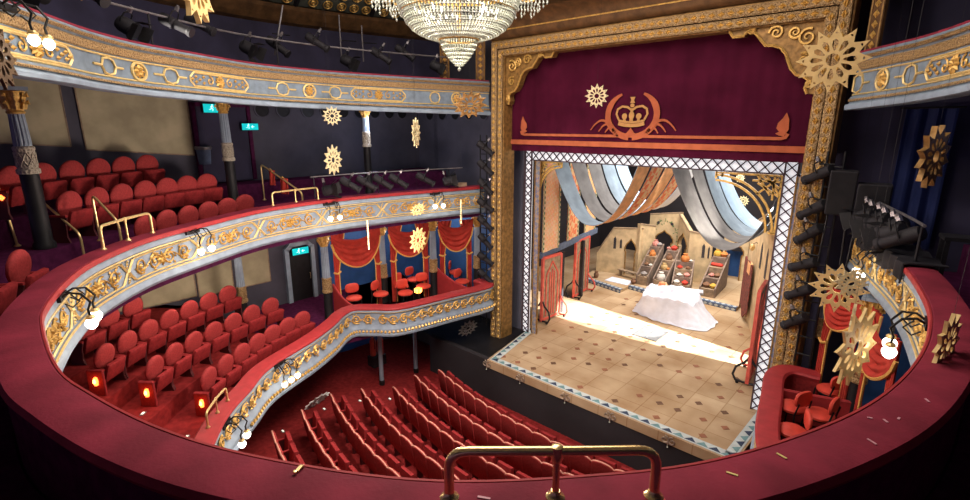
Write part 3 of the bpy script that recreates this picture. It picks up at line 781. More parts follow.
# ================================================================== RED SWAG CURTAINS of the boxes
def swag(label, A, B, ztop, drop, zfloor, group='red swag curtains of the boxes'):
    A = Vector((*A, 0)); B = Vector((*B, 0)); ax = (B - A); W = ax.length; ax.normalize(); nrm = Vector((-ax.y, ax.x, 0))
    mid = (A + B) / 2
    if nrm.dot(Vector((AX, 8, 0)) - mid) < 0: nrm = -nrm
    t = thing('swag_curtain', label, 'curtain', (mid.x, mid.y, zfloor), world=True, group=group)
    def top(u): return ztop - .30 * (4 * u * (1 - u)) ** .9
    def bot(u): return ztop - .32 - (drop - .32) * (4 * u * (1 - u)) ** .62
    def fn(u, v):
        z = top(u) + (bot(u) - top(u)) * v
        bul = .10 * math.sin(PI * u) * (0.3 + v) + .035 * math.sin(v * PI * 9) * math.sin(PI * min(1, u * 1.1 + .02))
        return A + ax * (W * u) + nrm * (bul + .06) + Vector((0, 0, z))
    mb = MB(); mb.sheet(fn, 26, 44, .02); mb.build('swag', 'swag', t, smooth=True)
    mb = MB(); mb.tube([Vector(fn(i / 30, 1.0)) for i in range(31)], .035, 5); mb.build('gold_fringe', 'fringe', t)
    for sg in (0, 1):
        O = A if sg == 0 else B; dx = ax if sg == 0 else -ax
        def tail(u, v):
            zz = ztop - .05 + (zfloor + .05 - ztop) * v
            tie = .42
            wid = .42 * (1 - v / tie * .62) if v < tie else .16 + .02 * (v - tie)
            return O + dx * (.05 + wid * u) + nrm * (.03 + .03 * math.sin(u * PI * 6)) + Vector((0, 0, zz))
        mb = MB(); mb.sheet(tail, 18, 22, .018); mb.build('side_drape', 'swag', t, smooth=True)
        mb = MB(); mb.tube([Vector(tail(1.0, v / 20)) for v in range(21)], .022, 4); mb.build('gold_edge', 'fringe', t)
        mb = MB(); c = Vector(tail(.5, .42)); mb.tube([c - dx * .12 + nrm * .04, c + nrm * .06 - Vector((0, 0, .05)), c + dx * .12 + nrm * .04], .03, 5); mb.build('tie_back', 'fringe', t)
swag('red swag curtain with gold fringe nearest the doorway', (-13.22, 7.62), (-13.22, 9.38), 3.86, 1.15, 1.06)
swag('middle of the three red swag curtains over the left box', (-13.12, 9.66), (-12.6, 10.95), 3.86, 1.1, 1.06)
swag('farthest red swag curtain, right under the end of the balcony front', (-12.45, 11.25), (-11.85, 12.32), 3.88, 1.1, 1.06)
swag('red swag curtain in the right-hand box behind the star', (-1.35, 12.05), (-.66, 11.25), 3.84, .78, 1.06)
swag('red swag curtain in the right-hand box nearest the camera', (-.50, 11.0), (-.02, 9.3), 3.86, .95, 1.06)
# ================================================================== SEATING
def outline(w, z0, zs, z1, n=10):
    """rounded-top back: straight to zs then half ellipse to z1; slightly waisted foot"""
    P = [(-w * .42, z0), (w * .42, z0), (w * .5, z0 + (zs - z0) * .5)]
    for k in range(n + 1):
        a = PI * k / n
        P.append((w * .5 * math.cos(a), zs + (z1 - zs) * math.sin(a)))
    P.append((-w * .5, z0 + (zs - z0) * .5))
    return P
def pad(mb, P, y0, th, puff, cx=0, cz=None, mi=0):
    """upholstered pad: rim, flat back and a domed face on +y"""
    n = len(P); cz = sum(p[1] for p in P) / n if cz is None else cz
    def ring(s, y): return [((x - cx) * s + cx, y, (z - cz) * s + cz) for x, z in P]
    R = [ring(.94, y0), ring(1, y0 + .02), ring(1, y0 + th), ring(.9, y0 + th + puff * .6), ring(.6, y0 + th + puff * .95), ring(.2, y0 + th + puff)]
    vs = [p for r in R for p in r]; fs = []
    for i in range(len(R) - 1):
        for k in range(n):
            k2 = (k + 1) % n; fs.append((i * n + k, i * n + k2, (i + 1) * n + k2, (i + 1) * n + k))
    fs.append(tuple(range(n - 1, -1, -1))); fs.append(tuple((len(R) - 1) * n + k for k in range(n)))
    mb.add(vs, fs, mi)
def circle_seat(name, w, lamp=False):
    t = thing(name, 'x', 'seat')
    mb = MB(); mb.T = Matrix.Translation((0, -.16, 0)) @ Matrix.Rotation(-.14, 4, 'X')
    pad(mb, [(w * .30, .40), *[(w * .47 * math.cos(a), .69 + .265 * math.sin(a)) for a in [math.radians(-38 + 256 * k / 16) for k in range(17)]], (-w * .30, .40)], 0, .05, .05); mb.build('backrest', 'seat', t, smooth=True)
    mb = MB(); mb.T = Matrix.Translation((0, .06, .24)) @ Matrix.Rotation(-.30, 4, 'X')
    c = w * .44
    pad(mb, [(-c, 0), (c, 0), (c * 1.02, .12), (c, .32), (c * .9, .37), (-c * .9, .37), (-c, .32), (-c * 1.02, .12)], -.02, .07, .03); mb.build('tipped_seat', 'seat_dark', t, smooth=True)
    for sg in (-1, 1):
        mb = MB(); mb.prism([(-.20, 0), (.12, 0), (.08, .12), (.10, .36), (.14, .47), (.12, .49), (-.20, .49), (-.16, .3)], .035, Matrix.Translation((sg * w * .5, 0, 0)) @ Matrix.Rotation(PI / 2, 4, 'Z')); 
        st = mb.build('standard', 'seat_frame', t)
        mb = MB(); mb.box((sg * w * .5, -.02, .505), (.06, .32, .035)); mb.build('armrest', 'seat_dark', st)
    return t
def place(t, x, y, z, rz): t.location = (x, y, z); t.rotation_euler = (0, 0, rz)
def face(x, y, tx=AX, ty=6.9):
    vx, vy = tx - x, ty - y
    return math.atan2(-vx, vy)
first = {}
def put_seat(kind, w, x, y, z, rz, label, group):
    if kind not in first: t = first[kind] = circle_seat(kind, w)
    else: t = dup(first[kind])
    tag(t, label, 'seat', group); place(t, x, y, z, rz)
    return t
def row(kind, w, pts, z, label, group, ty=6.9):
    out = []
    for i, (x, y) in enumerate(pts):
        out.append(put_seat(kind, w, x, y, z, face(x, y, ty=ty), label(i, len(pts)), group))
    return out
d1 = [(-12.54, 6.20), (-12.40, 5.70), (-12.19, 5.19), (-11.92, 4.68), (-11.61, 4.18), (-11.27, 3.68), (-10.90, 3.20)]
d2 = [(-13.2, 5.65), (-13.0, 5.05), (-12.75, 4.48), (-12.5, 3.92), (-12.2, 3.38), (-11.84, 2.87), (-11.44, 2.39)]
d3 = [(-13.95, 4.85), (-13.7, 4.28), (-13.4, 3.72), (-13.06, 3.18), (-12.7, 2.66), (-12.3, 2.16), (-11.87, 1.68)]
d4 = [(-13.75, 2.65), (-13.35, 2.1), (-12.95, 1.6)]
DG = 'tip-up seats of the dress circle'
ends = []
for r, (pts, z, nm) in enumerate(((d1, 1.05, 'front'), (d2, 1.43, 'second'), (d3, 1.81, 'third'))):
    S = row('tip_up_seat', .56, pts, z, lambda i, n: 'red round-backed seat in the %s dress circle row, %s from its far column end' % (nm, ORD[i + 1]), DG)
    ends.append(S[-1])
row('tip_up_seat', .56, d4, 2.1, lambda i, n: 'shadowed red seat at the back of the dress circle, %s from the right' % ORD[i + 1], DG)
u1 = [(-13.45, 5.38), (-13.12, 4.82), (-12.83, 4.28), (-12.5, 3.74), (-12.2, 3.22), (-11.83, 2.73)]
u2 = [(-14.0, 4.72), (-13.82, 4.2), (-13.58, 3.69), (-13.28, 3.17), (-12.93, 2.65), (-12.55, 2.15), (-12.2, 1.66)]
u3 = [(-14.6, 3.62), (-14.25, 3.05), (-13.87, 2.5), (-13.45, 1.97), (-13.0, 1.45), (-12.5, .95)]
UG = 'tip-up seats of the upper circle'
for pts, z, nm in ((u1, 4.3, 'front'), (u2, 4.85, 'middle'), (u3, 5.35, 'back')):
    row('theatre_seat', .60, pts, z, lambda i, n: 'dark red upper circle seat in the %s row, %s from its right end' % (nm, ORD[i + 1]), UG)
row('theatre_seat', .62, [(-9.78, .62), (-9.18, .22)], 4.3, lambda i, n: ('large dark red seat right behind the velvet rail at the left edge', 'large dark red seat cut off by the left edge of the view')[i], UG)
# glowing aisle lamps on the row ends
L = 0
for S, nm in zip(ends, ('front', 'second', 'third')):
    c = S.matrix_basis @ Vector((.44, -.02, 0)) if False else None
    # a padded end panel with its glowing lamp, on the aisle side
    rz = S.rotation_euler[2]; R = Matrix.Rotation(rz, 3, 'Z')
    o = Vector(S.location) + R @ Vector((.335, 0.0, 0))
    t = thing('row_end_panel', 'red padded end panel with a glowing lamp on the %s dress circle row' % nm, 'end panel', tuple(o), rz, 'lit end panels of the dress circle rows')
    mb = MB(); mb.box((0, 0, .27), (.06, .32, .54)); mb.build('panel', 'seat_dark', t, bevel=.015)
    mb = MB()
    for k in range(1): mb.lathe([(.0, -.10), (.035, -.08), (.045, 0), (.035, .08), (.0, .10)], 10, (.045, .02, .32), caps=False)
    lm = mb.build('aisle_lamp', 'lamp_red', t, smooth=True)
    mb = MB(); mb.lathe([(.0, -.05), (.026, -.03), (.03, 0), (.02, .05), (.0, .06)], 8, (.078, .02, .33), caps=False); mb.build('bulb', 'lamp_core', lm, smooth=True)
    Ld = bpy.data.lights.new('aisle_lamp_glow', 'POINT'); Ld.energy = 1.6; Ld.color = (1, .25, .08); Ld.shadow_soft_size = .06
    lo = bpy.data.objects.new('aisle_lamp_glow', Ld); COL.objects.link(lo); lo.location = o + R @ Vector((.22, .05, .34))
# white step lights
def step_light(x, y, z, rz, label, group):
    t = thing('step_light', label, 'step light', (x, y, z), rz, group)
    mb = MB(); mb.box((0, 0, .008), (.13, .07, .016)); mb.build('plate', 'steel', t)
    mb = MB(); mb.box((0, 0, .02), (.085, .04, .012)); mb.build('lit_lens', 'step_light', t)
for i, (x, y, z, nm) in enumerate(((-11.45, 1.22, 1.81, 'third'), (-10.98, 1.95, 1.43, 'second'), (-10.12, 2.42, 1.06, 'front'))):
    step_light(x, y, z, face(x, y), 'small white step light on the aisle by the %s dress circle row' % nm, 'aisle lights of the dress circle')

# ------------------------------------------------------------------ stalls
def stalls_seat():
    t = thing('stalls_seat', 'x', 'seat')
    w = .52
    P = [(-w * .5, .28), (w * .5, .28), (w * .5, .84), (w * .42, .875), (w * .25, .90), (0, .91), (-w * .25, .90), (-w * .42, .875), (-w * .5, .84)]
    mb = MB(); mb.T = Matrix.Translation((0, -.05, 0)) @ Matrix.Rotation(.13, 4, 'X')
    pad(mb, P, -.015, .055, .03); 
    mb.build('backrest', 'seat', t, smooth=True)
    mb = MB(); mb.T = Matrix.Translation((0, -.05, 0)) @ Matrix.Rotation(.13, 4, 'X')
    mb.tube([(x * 1.0, .012, z) for x, z in P[2:]], .017, 5); mb.build('piping', 'piping', t)
    mb = MB(); mb.T = Matrix.Translation((0, .07, .36)) @ Matrix.Rotation(-.16, 4, 'X')
    c = .215; pad(mb, [(-c, 0), (c, 0), (c, .36), (c * .9, .42), (-c * .9, .42), (-c, .36)], -.02, .08, .03); mb.build('tipped_seat', 'seat_dark', t, smooth=True)
    for sg in (-1, 1):
        mb = MB(); mb.prism([(-.05, 0), (.10, 0), (.08, .1), (.16, .5), (.16, .56), (-.08, .56), (-.06, .3)], .03, Matrix.Translation((sg * w * .5, 0, 0)) @ Matrix.Rotation(PI / 2, 4, 'Z'))
        st = mb.build('standard', 'seat_frame', t); 
        mb = MB(); mb.box((sg * w * .5, .05, .575), (.045, .24, .03)); mb.build('armrest', 'seat_dark', st)
    return t
ss = stalls_seat(); used = False
SR = [('A', 3.60, -10.31, 6, 'seventh'), ('B', 4.40, -10.80, 9, 'sixth'), ('C', 5.27, -11.11, 12, 'fifth'), ('D', 6.14, -10.89, 13, 'fourth'), ('E', 7.03, -10.45, 14, 'third'), ('F', 7.92, -10.71, 16, 'second'), ('G', 8.80, -10.56, 17, 'front')]
for k, y0, xl, n, nm in SR:
    Rr = 14.0; th = math.asin((xl + .26 - AX) / Rr)
    for i in range(n):
        a = th + i * .525 / Rr
        x = AX + Rr * math.sin(a); y = y0 + Rr - Rr * math.cos(a)
        if used: t = dup(ss)
        else: t = ss; used = True
        tag(t, 'red stalls seat in the %s row from the stage, %s from its left end' % (nm, ORD[i + 1]), 'seat', 'tip-up seats of the stalls')
        place(t, x + .06, y + .03, zf(y) + .002, a); t.scale = (1, 1, 1.06)
for i, (x, y) in enumerate([(-10.9, 3.9), (-11.55, 4.9), (-11.95, 6.3), (-11.75, 7.35), (-11.3, 8.1), (-11.05, 9.3)]):
    step_light(x, y, zf(y), 0, 'tiny white floor light at the left of the stalls, %s from the back' % ORD[i + 1], 'floor lights of the stalls')

# ------------------------------------------------------------------ box chairs
def box_chair():
    t = thing('box_chair', 'x', 'chair')
    P = []
    for k in range(14):
        a = 2 * PI * k / 14; P.append((.18 * math.copysign(abs(math.cos(a)) ** .7, math.cos(a)), .66 + .13 * math.copysign(abs(math.sin(a)) ** .7, math.sin(a))))
    mb = MB(); mb.T = Matrix.Translation((0, -.19, 0)); pad(mb, P, 0, .03, .03); mb.build('backrest', 'chair_red', t, smooth=True)
    mb = MB(); mb.lathe([(.17, .40), (.205, .42), (.205, .455), (.16, .485), (.01, .495)], 16); mb.build('seat', 'chair_red', t, smooth=True)
    for sx in (-1, 1):
        mb = MB(); mb.tube([(sx * .15, .15, .41), (sx * .17, .19, 0)], .013, 6); mb.build('leg', 'black', t)
        mb = MB(); mb.tube([(sx * .17, -.22, 0), (sx * .15, -.17, .41), (sx * .13, -.21, .62)], .013, 6); mb.build('leg', 'black', t)
    mb = MB(); mb.tube([(.17 * math.cos(a), .17 * math.sin(a), .395) for a in [2 * PI * k / 14 for k in range(14)]], .012, 5, closed=True); mb.build('seat_ring', 'black', t)
    return t
M['chair_red'] = mat('chair_vinyl', (0.68, 0.07, 0.045), 0.5, var=0.2, spec=0.3)
bc = None
for x, y, rz, lab in ((-13.05, 8.2, -1.9, 'red box chair at the foot of the doorway column'),
                      (-12.75, 9.0, -1.2, 'red box chair nearest the corner of the box, behind the first swag'),
                      (-12.9, 9.95, -1.5, 'red box chair facing the stage beside the middle column'), (-12.25, 9.6, -1.7, 'red box chair pulled up to the red rail under the middle column'),
                      (-13.2, 10.75, -1.4, 'red box chair against the blue wall behind the second swag'), (-12.35, 10.45, -2.0, 'red box chair at the middle of the left box, seen side on'),
                      (-12.75, 12.35, -.9, 'highest red box chair, in the far bay of the left box'), (-11.75, 11.7, -1.4, 'red box chair in the far bay, close behind the red rail'),
                      (-1.45, 10.35, 1.1, 'red box chair low in the right-hand box, by the front rail'), (-1.0, 10.4, 1.4, 'red box chair against the partition of the right-hand box'),
                      (-1.0, 11.6, .8, 'small red box chair behind the partition, under the right swag'), (-1.25, 9.45, 1.9, 'red box chair at the near end of the right-hand box')):
    t = bc = box_chair() if bc is None else dup(bc); t.scale = (1.22, 1.22, 1.22)
    tag(t, lab, 'chair', 'red chairs in the boxes'); place(t, x, y, 1.2, rz)
# box partitions: low curved red walls
def partition(label, A, B, h0, h1, bend=.15):
    t = thing('box_partition', label, 'partition', (*A, 1.04), world=True, group='red partitions between boxes')
    A = Vector((*A, 0)); B = Vector((*B, 0)); dx = (B - A).normalized(); L = (B - A).length
    P = [(0, 1.04)] + [(L * k / 12, 1.04 + h1 + (h0 - h1) * (1 - k / 12) ** 2.2) for k in range(13)] + [(L, 1.04)]
    fr = Matrix(((dx.x, -dx.y, 0, A.x), (dx.y, dx.x, 0, A.y), (0, 0, 1, 0), (0, 0, 0, 1)))
    mb = MB(); mb.prism(P, .06, fr); mb.build('panel', 'rail_edge', t)
    mb = MB(); mb.tube([fr @ Vector((x, 0, z)) for x, z in P[1:-1]], .035, 6); mb.build('capping', 'rail_edge', t)
partition('low red curved partition by the doorway column', (-13.2, 7.6), (-12.05, 7.55), 1.25, .84)
partition('low red curved partition meeting the rail under the third column', (-12.6, 11.2), (-10.75, 11.05), 1.2, .8)
partition('dark red partition between the two right-hand boxes', (-.45, 11.1), (-1.75, 10.75), .82, .78)
# glowing table lamp in the left box
t = thing('table_lamp', 'little striped glowing lamp between the red chairs of the left box', 'lamp', (-12.15, 10.05, 1.2))
mb = MB(); mb.lathe([(.12, 0), (.13, .02), (.02, .05), (.02, .45)], 10); mb.build('stand', 'black', t)
mb = MB(); mb.lathe([(.07, .44), (.11, .47), (.11, .60), (.06, .63)], 12); sh = mb.build('shade', 'lamp_red', t, smooth=True)
for k in range(6):
    mb = MB(); a = 2 * PI * k / 6; mb.box((.112 * math.cos(a), .112 * math.sin(a), .535), (.02, .02, .12), R=Matrix.Rotation(a, 3, 'Z')); mb.build('stripe', 'lamp_core', sh)
# ================================================================== BRASS RAILS
def bend(pts, r=.07, n=5):
    P = [Vector(p) for p in pts]; out = [P[0]]
    for i in range(1, len(P) - 1):
        a, b, c = P[i - 1], P[i], P[i + 1]
        u = (a - b).normalized() * min(r, (a - b).length / 2); v = (c - b).normalized() * min(r, (c - b).length / 2)
        for k in range(n + 1):
            t = k / n; out.append((b + u) * (1 - t) ** 2 + b * 2 * t * (1 - t) + (b + v) * t * t)
    return out + [P[-1]]
def flange(mb, p, r):
    mb.lathe([(r * 2.4, 0), (r * 2.4, .012), (r * 1.5, .03), (r * 1.15, .05)], 14, tuple(p))
def cross_rail(label, bases, h, r, m, group='brass safety rails'):
    B = [Vector(b) for b in bases]
    t = thing('brass_rail', label, 'handrail', tuple(B[0]), world=True, group=group)
    top = [b + Vector((0, 0, h)) for b in B]
    mb = MB(); mb.tube(bend([B[0] + Vector((0, 0, .02)), top[0], *top[1:-1], top[-1], B[-1] + Vector((0, 0, .02))], r * 4), r, 10); mb.build('bent_rail', m, t, smooth=True)
    for i, b in enumerate(B):
        if 0 < i < len(B) - 1:
            mb = MB(); mb.tube([b + Vector((0, 0, .02)), top[i]], r * .72, 10)
            mb.lathe([(r * 1.0, h - r * 2.2), (r * 1.25, h - r * 1.4), (r * 1.3, h), (r * 1.15, h + r * 1.0), (r * .5, h + r * 1.35)], 12, tuple(b)); mb.build('post', m, t, smooth=True)
        mb = MB(); flange(mb, b + Vector((0, 0, .0)), r * .8); mb.build('flange', m, t, smooth=True)
    return t
def near_s(c, x, y):
    return min((((c.pos(q) - Vector((x, y, 0))).length, q) for q in [c.L * i / 900 for i in range(901)]))[1]
ZR = 5.058
sA, sB, sC = near_s(U, -1.73, 1.6), near_s(U, -1.34, 2.01), near_s(U, -1.0, 2.39)
cross_rail('large polished brass safety rail in the foreground, on the velvet rail', [U.at(s, d_, ZR) for s, d_ in ((sA, .10), (sB, .12), (sC, .17))], .29, .027, 'brass')
cross_rail('small brass safety rail on the velvet rail below the front upper seats', [U.at(s, .12, ZR) for s in (11.35, 10.7, 10.1)], .38, .024, 'brass_s')
cross_rail('low brass safety rail on the velvet rail left of the lantern bar', [U.at(s, .12, ZR) for s in (6.75, 6.1, 5.45)], .32, .022, 'brass_s')
cross_rail('little brass safety rail on the dress circle rail beside the aisle', [D.at(s, .15, 1.905) for s in (11.6, 11.15, 10.75)], .28, .02, 'brass_s')
def stair_rail(label, pts, r=.022):
    t = thing('stair_handrail', label, 'handrail', tuple(pts[0]), world=True, group='brass stair handrails')
    mb = MB(); mb.tube(bend(pts, .12), r, 8); mb.build('bent_rail', 'brass_s', t, smooth=True)
    for p in (pts[0], pts[-1]):
        mb = MB(); flange(mb, p, r); mb.build('flange', 'brass_s', t)
    return t
stair_rail('brass stair handrail at the left, beside the stout column', [(-12.42, 1.27, 4.85), (-12.42, 1.27, 5.62), (-11.6, 1.62, 5.05), (-11.6, 1.62, 4.3)])
stair_rail('brass stair handrail in front of the middle upper circle row', [(-11.75, 1.93, 4.85), (-11.75, 1.93, 5.74), (-11.2, 2.15, 5.26), (-11.2, 2.15, 4.3)])
t = stair_rail('tall brass handrail at the extreme left with a red light', [(-12.3, .80, 4.85), (-12.3, .70, 6.35), (-12.9, .3, 6.5)])
t2 = stair_rail('sloping brass handrail below the porthole wall with red cloths on it', [(-14.7, 6.45, 4.85), (-14.7, 6.45, 5.9), (-13.0, 6.75, 5.2), (-13.0, 6.75, 4.3)])
mb = MB(); mb.lathe([(0, -.06), (.07, 0), (0, .06)], 8, (-12.27, .74, 5.75), caps=False); t = mb.build('red_lamp', 'lamp_red'); tag(t, 'small glowing red light on the tall brass handrail at far left', 'lamp')
def hung_cloth(label, p, w, h):
    t = thing('hanging_cloth', label, 'cloth', p, .3, 'red cloths on the sloping handrail')
    def fn(u, v): return Vector(((u - .5) * w * (1 + .3 * v), .04 + .03 * math.sin(u * 9 + v * 2), .04 - h * v))
    mb = MB(); mb.sheet(fn, 10, 10, .03); mb.build('cloth', 'swag', t, smooth=True)
    mb = MB(); mb.tube([(-.05, .04, .02), (0, .0, .10), (.05, .04, .02)], .012, 4); mb.build('loop', 'fringe', t)
hung_cloth('narrow red cloth hanging from the sloping brass handrail', (-14.25, 6.5, 5.70), .20, .42)
hung_cloth('wider red cloth hanging lower on the sloping brass handrail', (-13.75, 6.6, 5.50), .26, .44)
# confetti strips lying on the velvet
def strip(label, s, d, a, L, m):
    p = U.at(s, d, 5.064); mb = MB(); R = Matrix.Rotation(a, 3, 'Z'); mb.box(tuple(p), (L, .014, .003), R=R); o = mb.build('confetti_strip', m)
    tag(o, label, 'confetti', 'confetti on the velvet rail')
s0 = near_s(U, -.5, 3.2)
M['conf_gold'] = mat('gold_confetti', (.75, .62, .22), .5); M['conf_pink'] = mat('pink_confetti', (.62, .30, .34), .5); M['conf_red'] = mat('red_confetti', (.7, .1, .07), .5)
for lab, s, d, a, L, m in (('yellow confetti strip on the rail right of the foreground handrail', s0 - .42, .10, .2, .06, 'conf_gold'), ('gold confetti strip on the rail, centre right, near its inner edge', s0 - .02, .07, -.3, .06, 'conf_gold'),
                           ('pale pink confetti strip on the rail nearest the outer edge', s0 + .62, .20, -.6, .06, 'conf_pink'), ('short pink confetti strip just beyond the pale pink one', s0 + .95, .12, -.9, .04, 'conf_pink'),
                           ('round-ended pink confetti scrap to the right of the short one', s0 + 1.06, .15, 1.4, .035, 'conf_pink'), ('pink confetti strip at the right bend of the rail', s0 + 1.5, .17, -1.0, .045, 'conf_pink'),
                           ('tiny pink confetti scrap at the inner edge on the right', s0 + .90, .05, .4, .03, 'conf_pink'), ('red confetti scrap just right of the foreground handrail', sC + .02, .2, .9, .06, 'conf_red'), ('orange-pink confetti scrap beside the left foot of the foreground handrail', sA + .18, .10, .5, .07, 'conf_pink')):
    strip(lab, s, d, a, L, m)
t = thing('brass_clip', 'small brass clip on the inner edge of the velvet rail, lower left', 'clip', tuple(U.at(near_s(U, -2.49, 1.11), -.02, 5.05)), world=True)
sq = near_s(U, -2.49, 1.11)
mb = MB(); mb.sheet(lambda u, v: U.at(sq + (u - .5) * .02, .03 - .09 * min(v, .6), 5.068 - .10 * max(0, v - .6)), 2, 8, .008); mb.build('strap', 'brass_s', t)
mb = MB(); mb.lathe([(0, 0), (.012, 0), (.012, .012), (0, .014)], 8, tuple(U.at(sq, .045, 5.07)), caps=False); mb.build('rivet', 'brass', t)
# ================================================================== PROSCENIUM
X0, X1, ZT, YF = -10.28, -2.2, 8.97, 12.1
pa = thing('proscenium_arch', 'carved gilt frame round the stage opening with scrolled upper corners', 'proscenium arch', (AX, YF, -.1), world=True)
def uband(mb, e0, e1, y0, y1, zb=-.1):
    o = [(X0 - e1, zb), (X0 - e1, ZT + e1), (X1 + e1, ZT + e1), (X1 + e1, zb), (X1 + e0, zb), (X1 + e0, ZT + e0), (X0 - e0, ZT + e0), (X0 - e0, zb)]
    vs = [(x, y0, z) for x, z in o] + [(x, y1, z) for x, z in o]
    q = [(0, 1, 6, 7), (1, 2, 5, 6), (2, 3, 4, 5)]
    fs = [t for t in q] + [tuple(i + 8 for i in t[::-1]) for t in q]
    for i in range(8):
        j = (i + 1) % 8; fs.append((i, i + 8, j + 8, j))
    mb.add(vs, fs)
for nm, e0, e1, y0, m in (('inner_reveal', 0, .05, YF + .02, 'gold_old'), ('carved_band', .05, .19, YF - .05, 'gold_carved'), ('plain_fillet', .19, .25, YF + .01, 'brown'), ('carved_band', .25, .41, YF - .09, 'gold_carved'), ('outer_fillet', .41, .48, YF - .02, 'gold_old')):
    mb = MB(); uband(mb, e0, e1, y0, YF + .55); mb.build(nm, m, pa, bevel=.012)
def upath(e, y): return [(X0 - e, y, -.1), (X0 - e, y, ZT + e), (X1 + e, y, ZT + e), (X1 + e, y, -.1)]
for e, y, r in ((.05, YF - .03, .022), (.19, YF - .03, .022), (.25, YF - .06, .022), (.41, YF - .07, .026)):
    mb = MB(); P = upath(e, y)
    for a, b in zip(P, P[1:]): mb.tube([a, b], r, 6)
    mb.build('bead_moulding', 'gold_carved', pa)
# raised leaf bosses down both carved bands
for e, y in ((.12, YF - .05), (.33, YF - .09)):
    mb = MB(); P = [Vector(p) for p in upath(e, y)]
    for a, b in zip(P, P[1:]):
        L = (b - a).length; n = int(L / .19); d = (b - a) / L; w = Vector((d.z, 0, -d.x))
        for i in range(n):
            c = a + d * (i + .5) * L / n
            for sg in (-1, 1):
                mb.add([c - d * .08, c + w * sg * .06, c + d * .08, c, c + w * sg * .03 + Vector((0, -.035, 0))], [(0, 1, 4), (1, 2, 4), (2, 3, 4), (3, 0, 4)])
    mb.build('leaf_bosses', 'gold', pa)
# brown coved cornice above the frame
mb = MB()
prof = [(.48, YF), (.52, YF - .12), (.60, YF - .2), (.75, YF - .25), (.92, YF - .45), (1.02, YF - .75), (1.02, YF + .5), (.48, YF + .5)]
vs = [(x, y, ZT + z) for x in (X0 - .5, X1 + .5) for z, y in prof]
k = len(prof); mb.add(vs, [tuple(range(k)), tuple(range(2 * k - 1, k - 1, -1))] + [(i, (i + 1) % k, (i + 1) % k + k, i + k) for i in range(k)])
mb.build('coved_cornice', 'brown', pa, smooth=True)
mb = MB(); mb.tube([(X0 - .5, YF - .24, ZT + .70), (X1 + .5, YF - .24, ZT + .70)], .018, 5); mb.build('bead_moulding', 'gold', pa)
# scrolled corner brackets
def corner(sx, ox):
    def f(x, z): return Vector((ox + sx * x, YF + .1, ZT + z))
    P = [(0, 0), (1.75, 0), (1.66, -.13), (1.45, -.13), (1.38, -.05), (1.22, -.10), (1.12, -.22), (1.0, -.36), (.84, -.38), (.70, -.44), (.60, -.56), (.54, -.70), (.47, -.86), (.36, -.98), (.22, -1.02), (.13, -1.1), (.17, -1.25), (.12, -1.36), (0, -1.36)]
    mb = MB()
    vs = [f(x, z) for x, z in P] + [f(x, z) + Vector((0, .22, 0)) for x, z in P]
    n = len(P); mb.add(vs, [tuple(range(n)), tuple(range(2 * n - 1, n - 1, -1))] + [(i, (i + 1) % n, (i + 1) % n + n, i + n) for i in range(n)])
    mb.build('corner_bracket', 'gold_old', pa)
    mb = MB()
    mb.tube([f(x, z) + Vector((0, -.02, 0)) for x, z in P[1:-1]], .03, 5)
    for c, r, a, sg in (((.82, -.13), .14, 0, 1), ((.25, -.28), .17, 2, -1), ((.25, -.70), .13, 1, 1), ((1.30, -.04), .07, 2, 1), ((.10, -1.18), .07, 2, -1), ((.48, -.16), .12, 4, 1)):
        mb.tube([f(*p) + Vector((0, -.03, 0)) for p in spiral(c, r, 1.6, a, sg, 26)], lambda t: .03 * (1.1 - .5 * t), 5)
    mb.build('scrollwork', 'gold', pa, smooth=True)
corner(1, X0); corner(-1, X1)
# carved pilaster strips on the dark wall either side
for x, y, z0, z1, lab in ((-12.07, 11.35, 8.33, 9.95, 'left carved gilt strip on the dark wall behind the chandelier tip'), (-11.15, 12.0, 8.33, 9.95, 'carved gilt strip on the dark wall just left of the proscenium'), (-1.38, 12.2, 8.35, 9.95, 'carved gilt strip on the dark wall right of the big star')):
    t = thing('pilaster_strip', lab, 'pilaster', (x, y, z0), face(x, y), 'carved strips on the upper walls')
    mb = MB(); mb.box((0, 0, (z1 - z0) / 2), (.30, .06, z1 - z0)); mb.build('backing', 'brown', t)
    mb = MB()
    for sx in (-.12, .12): mb.tube([(sx, .035, 0), (sx, .035, z1 - z0)], .02, 5)
    mb.build('edge_bead', 'gold_old', t)
    mb = MB(); n = 9
    for i in range(n):
        z = (i + .5) * (z1 - z0) / n
        for sg in (-1, 1): mb.add([(0, .035, z - .07), (sg * .07, .035, z), (0, .035, z + .08), (sg * .03, .075, z)], [(0, 1, 3), (1, 2, 3), (2, 0, 3)])
    mb.build('carved_foliage', 'gold', t)

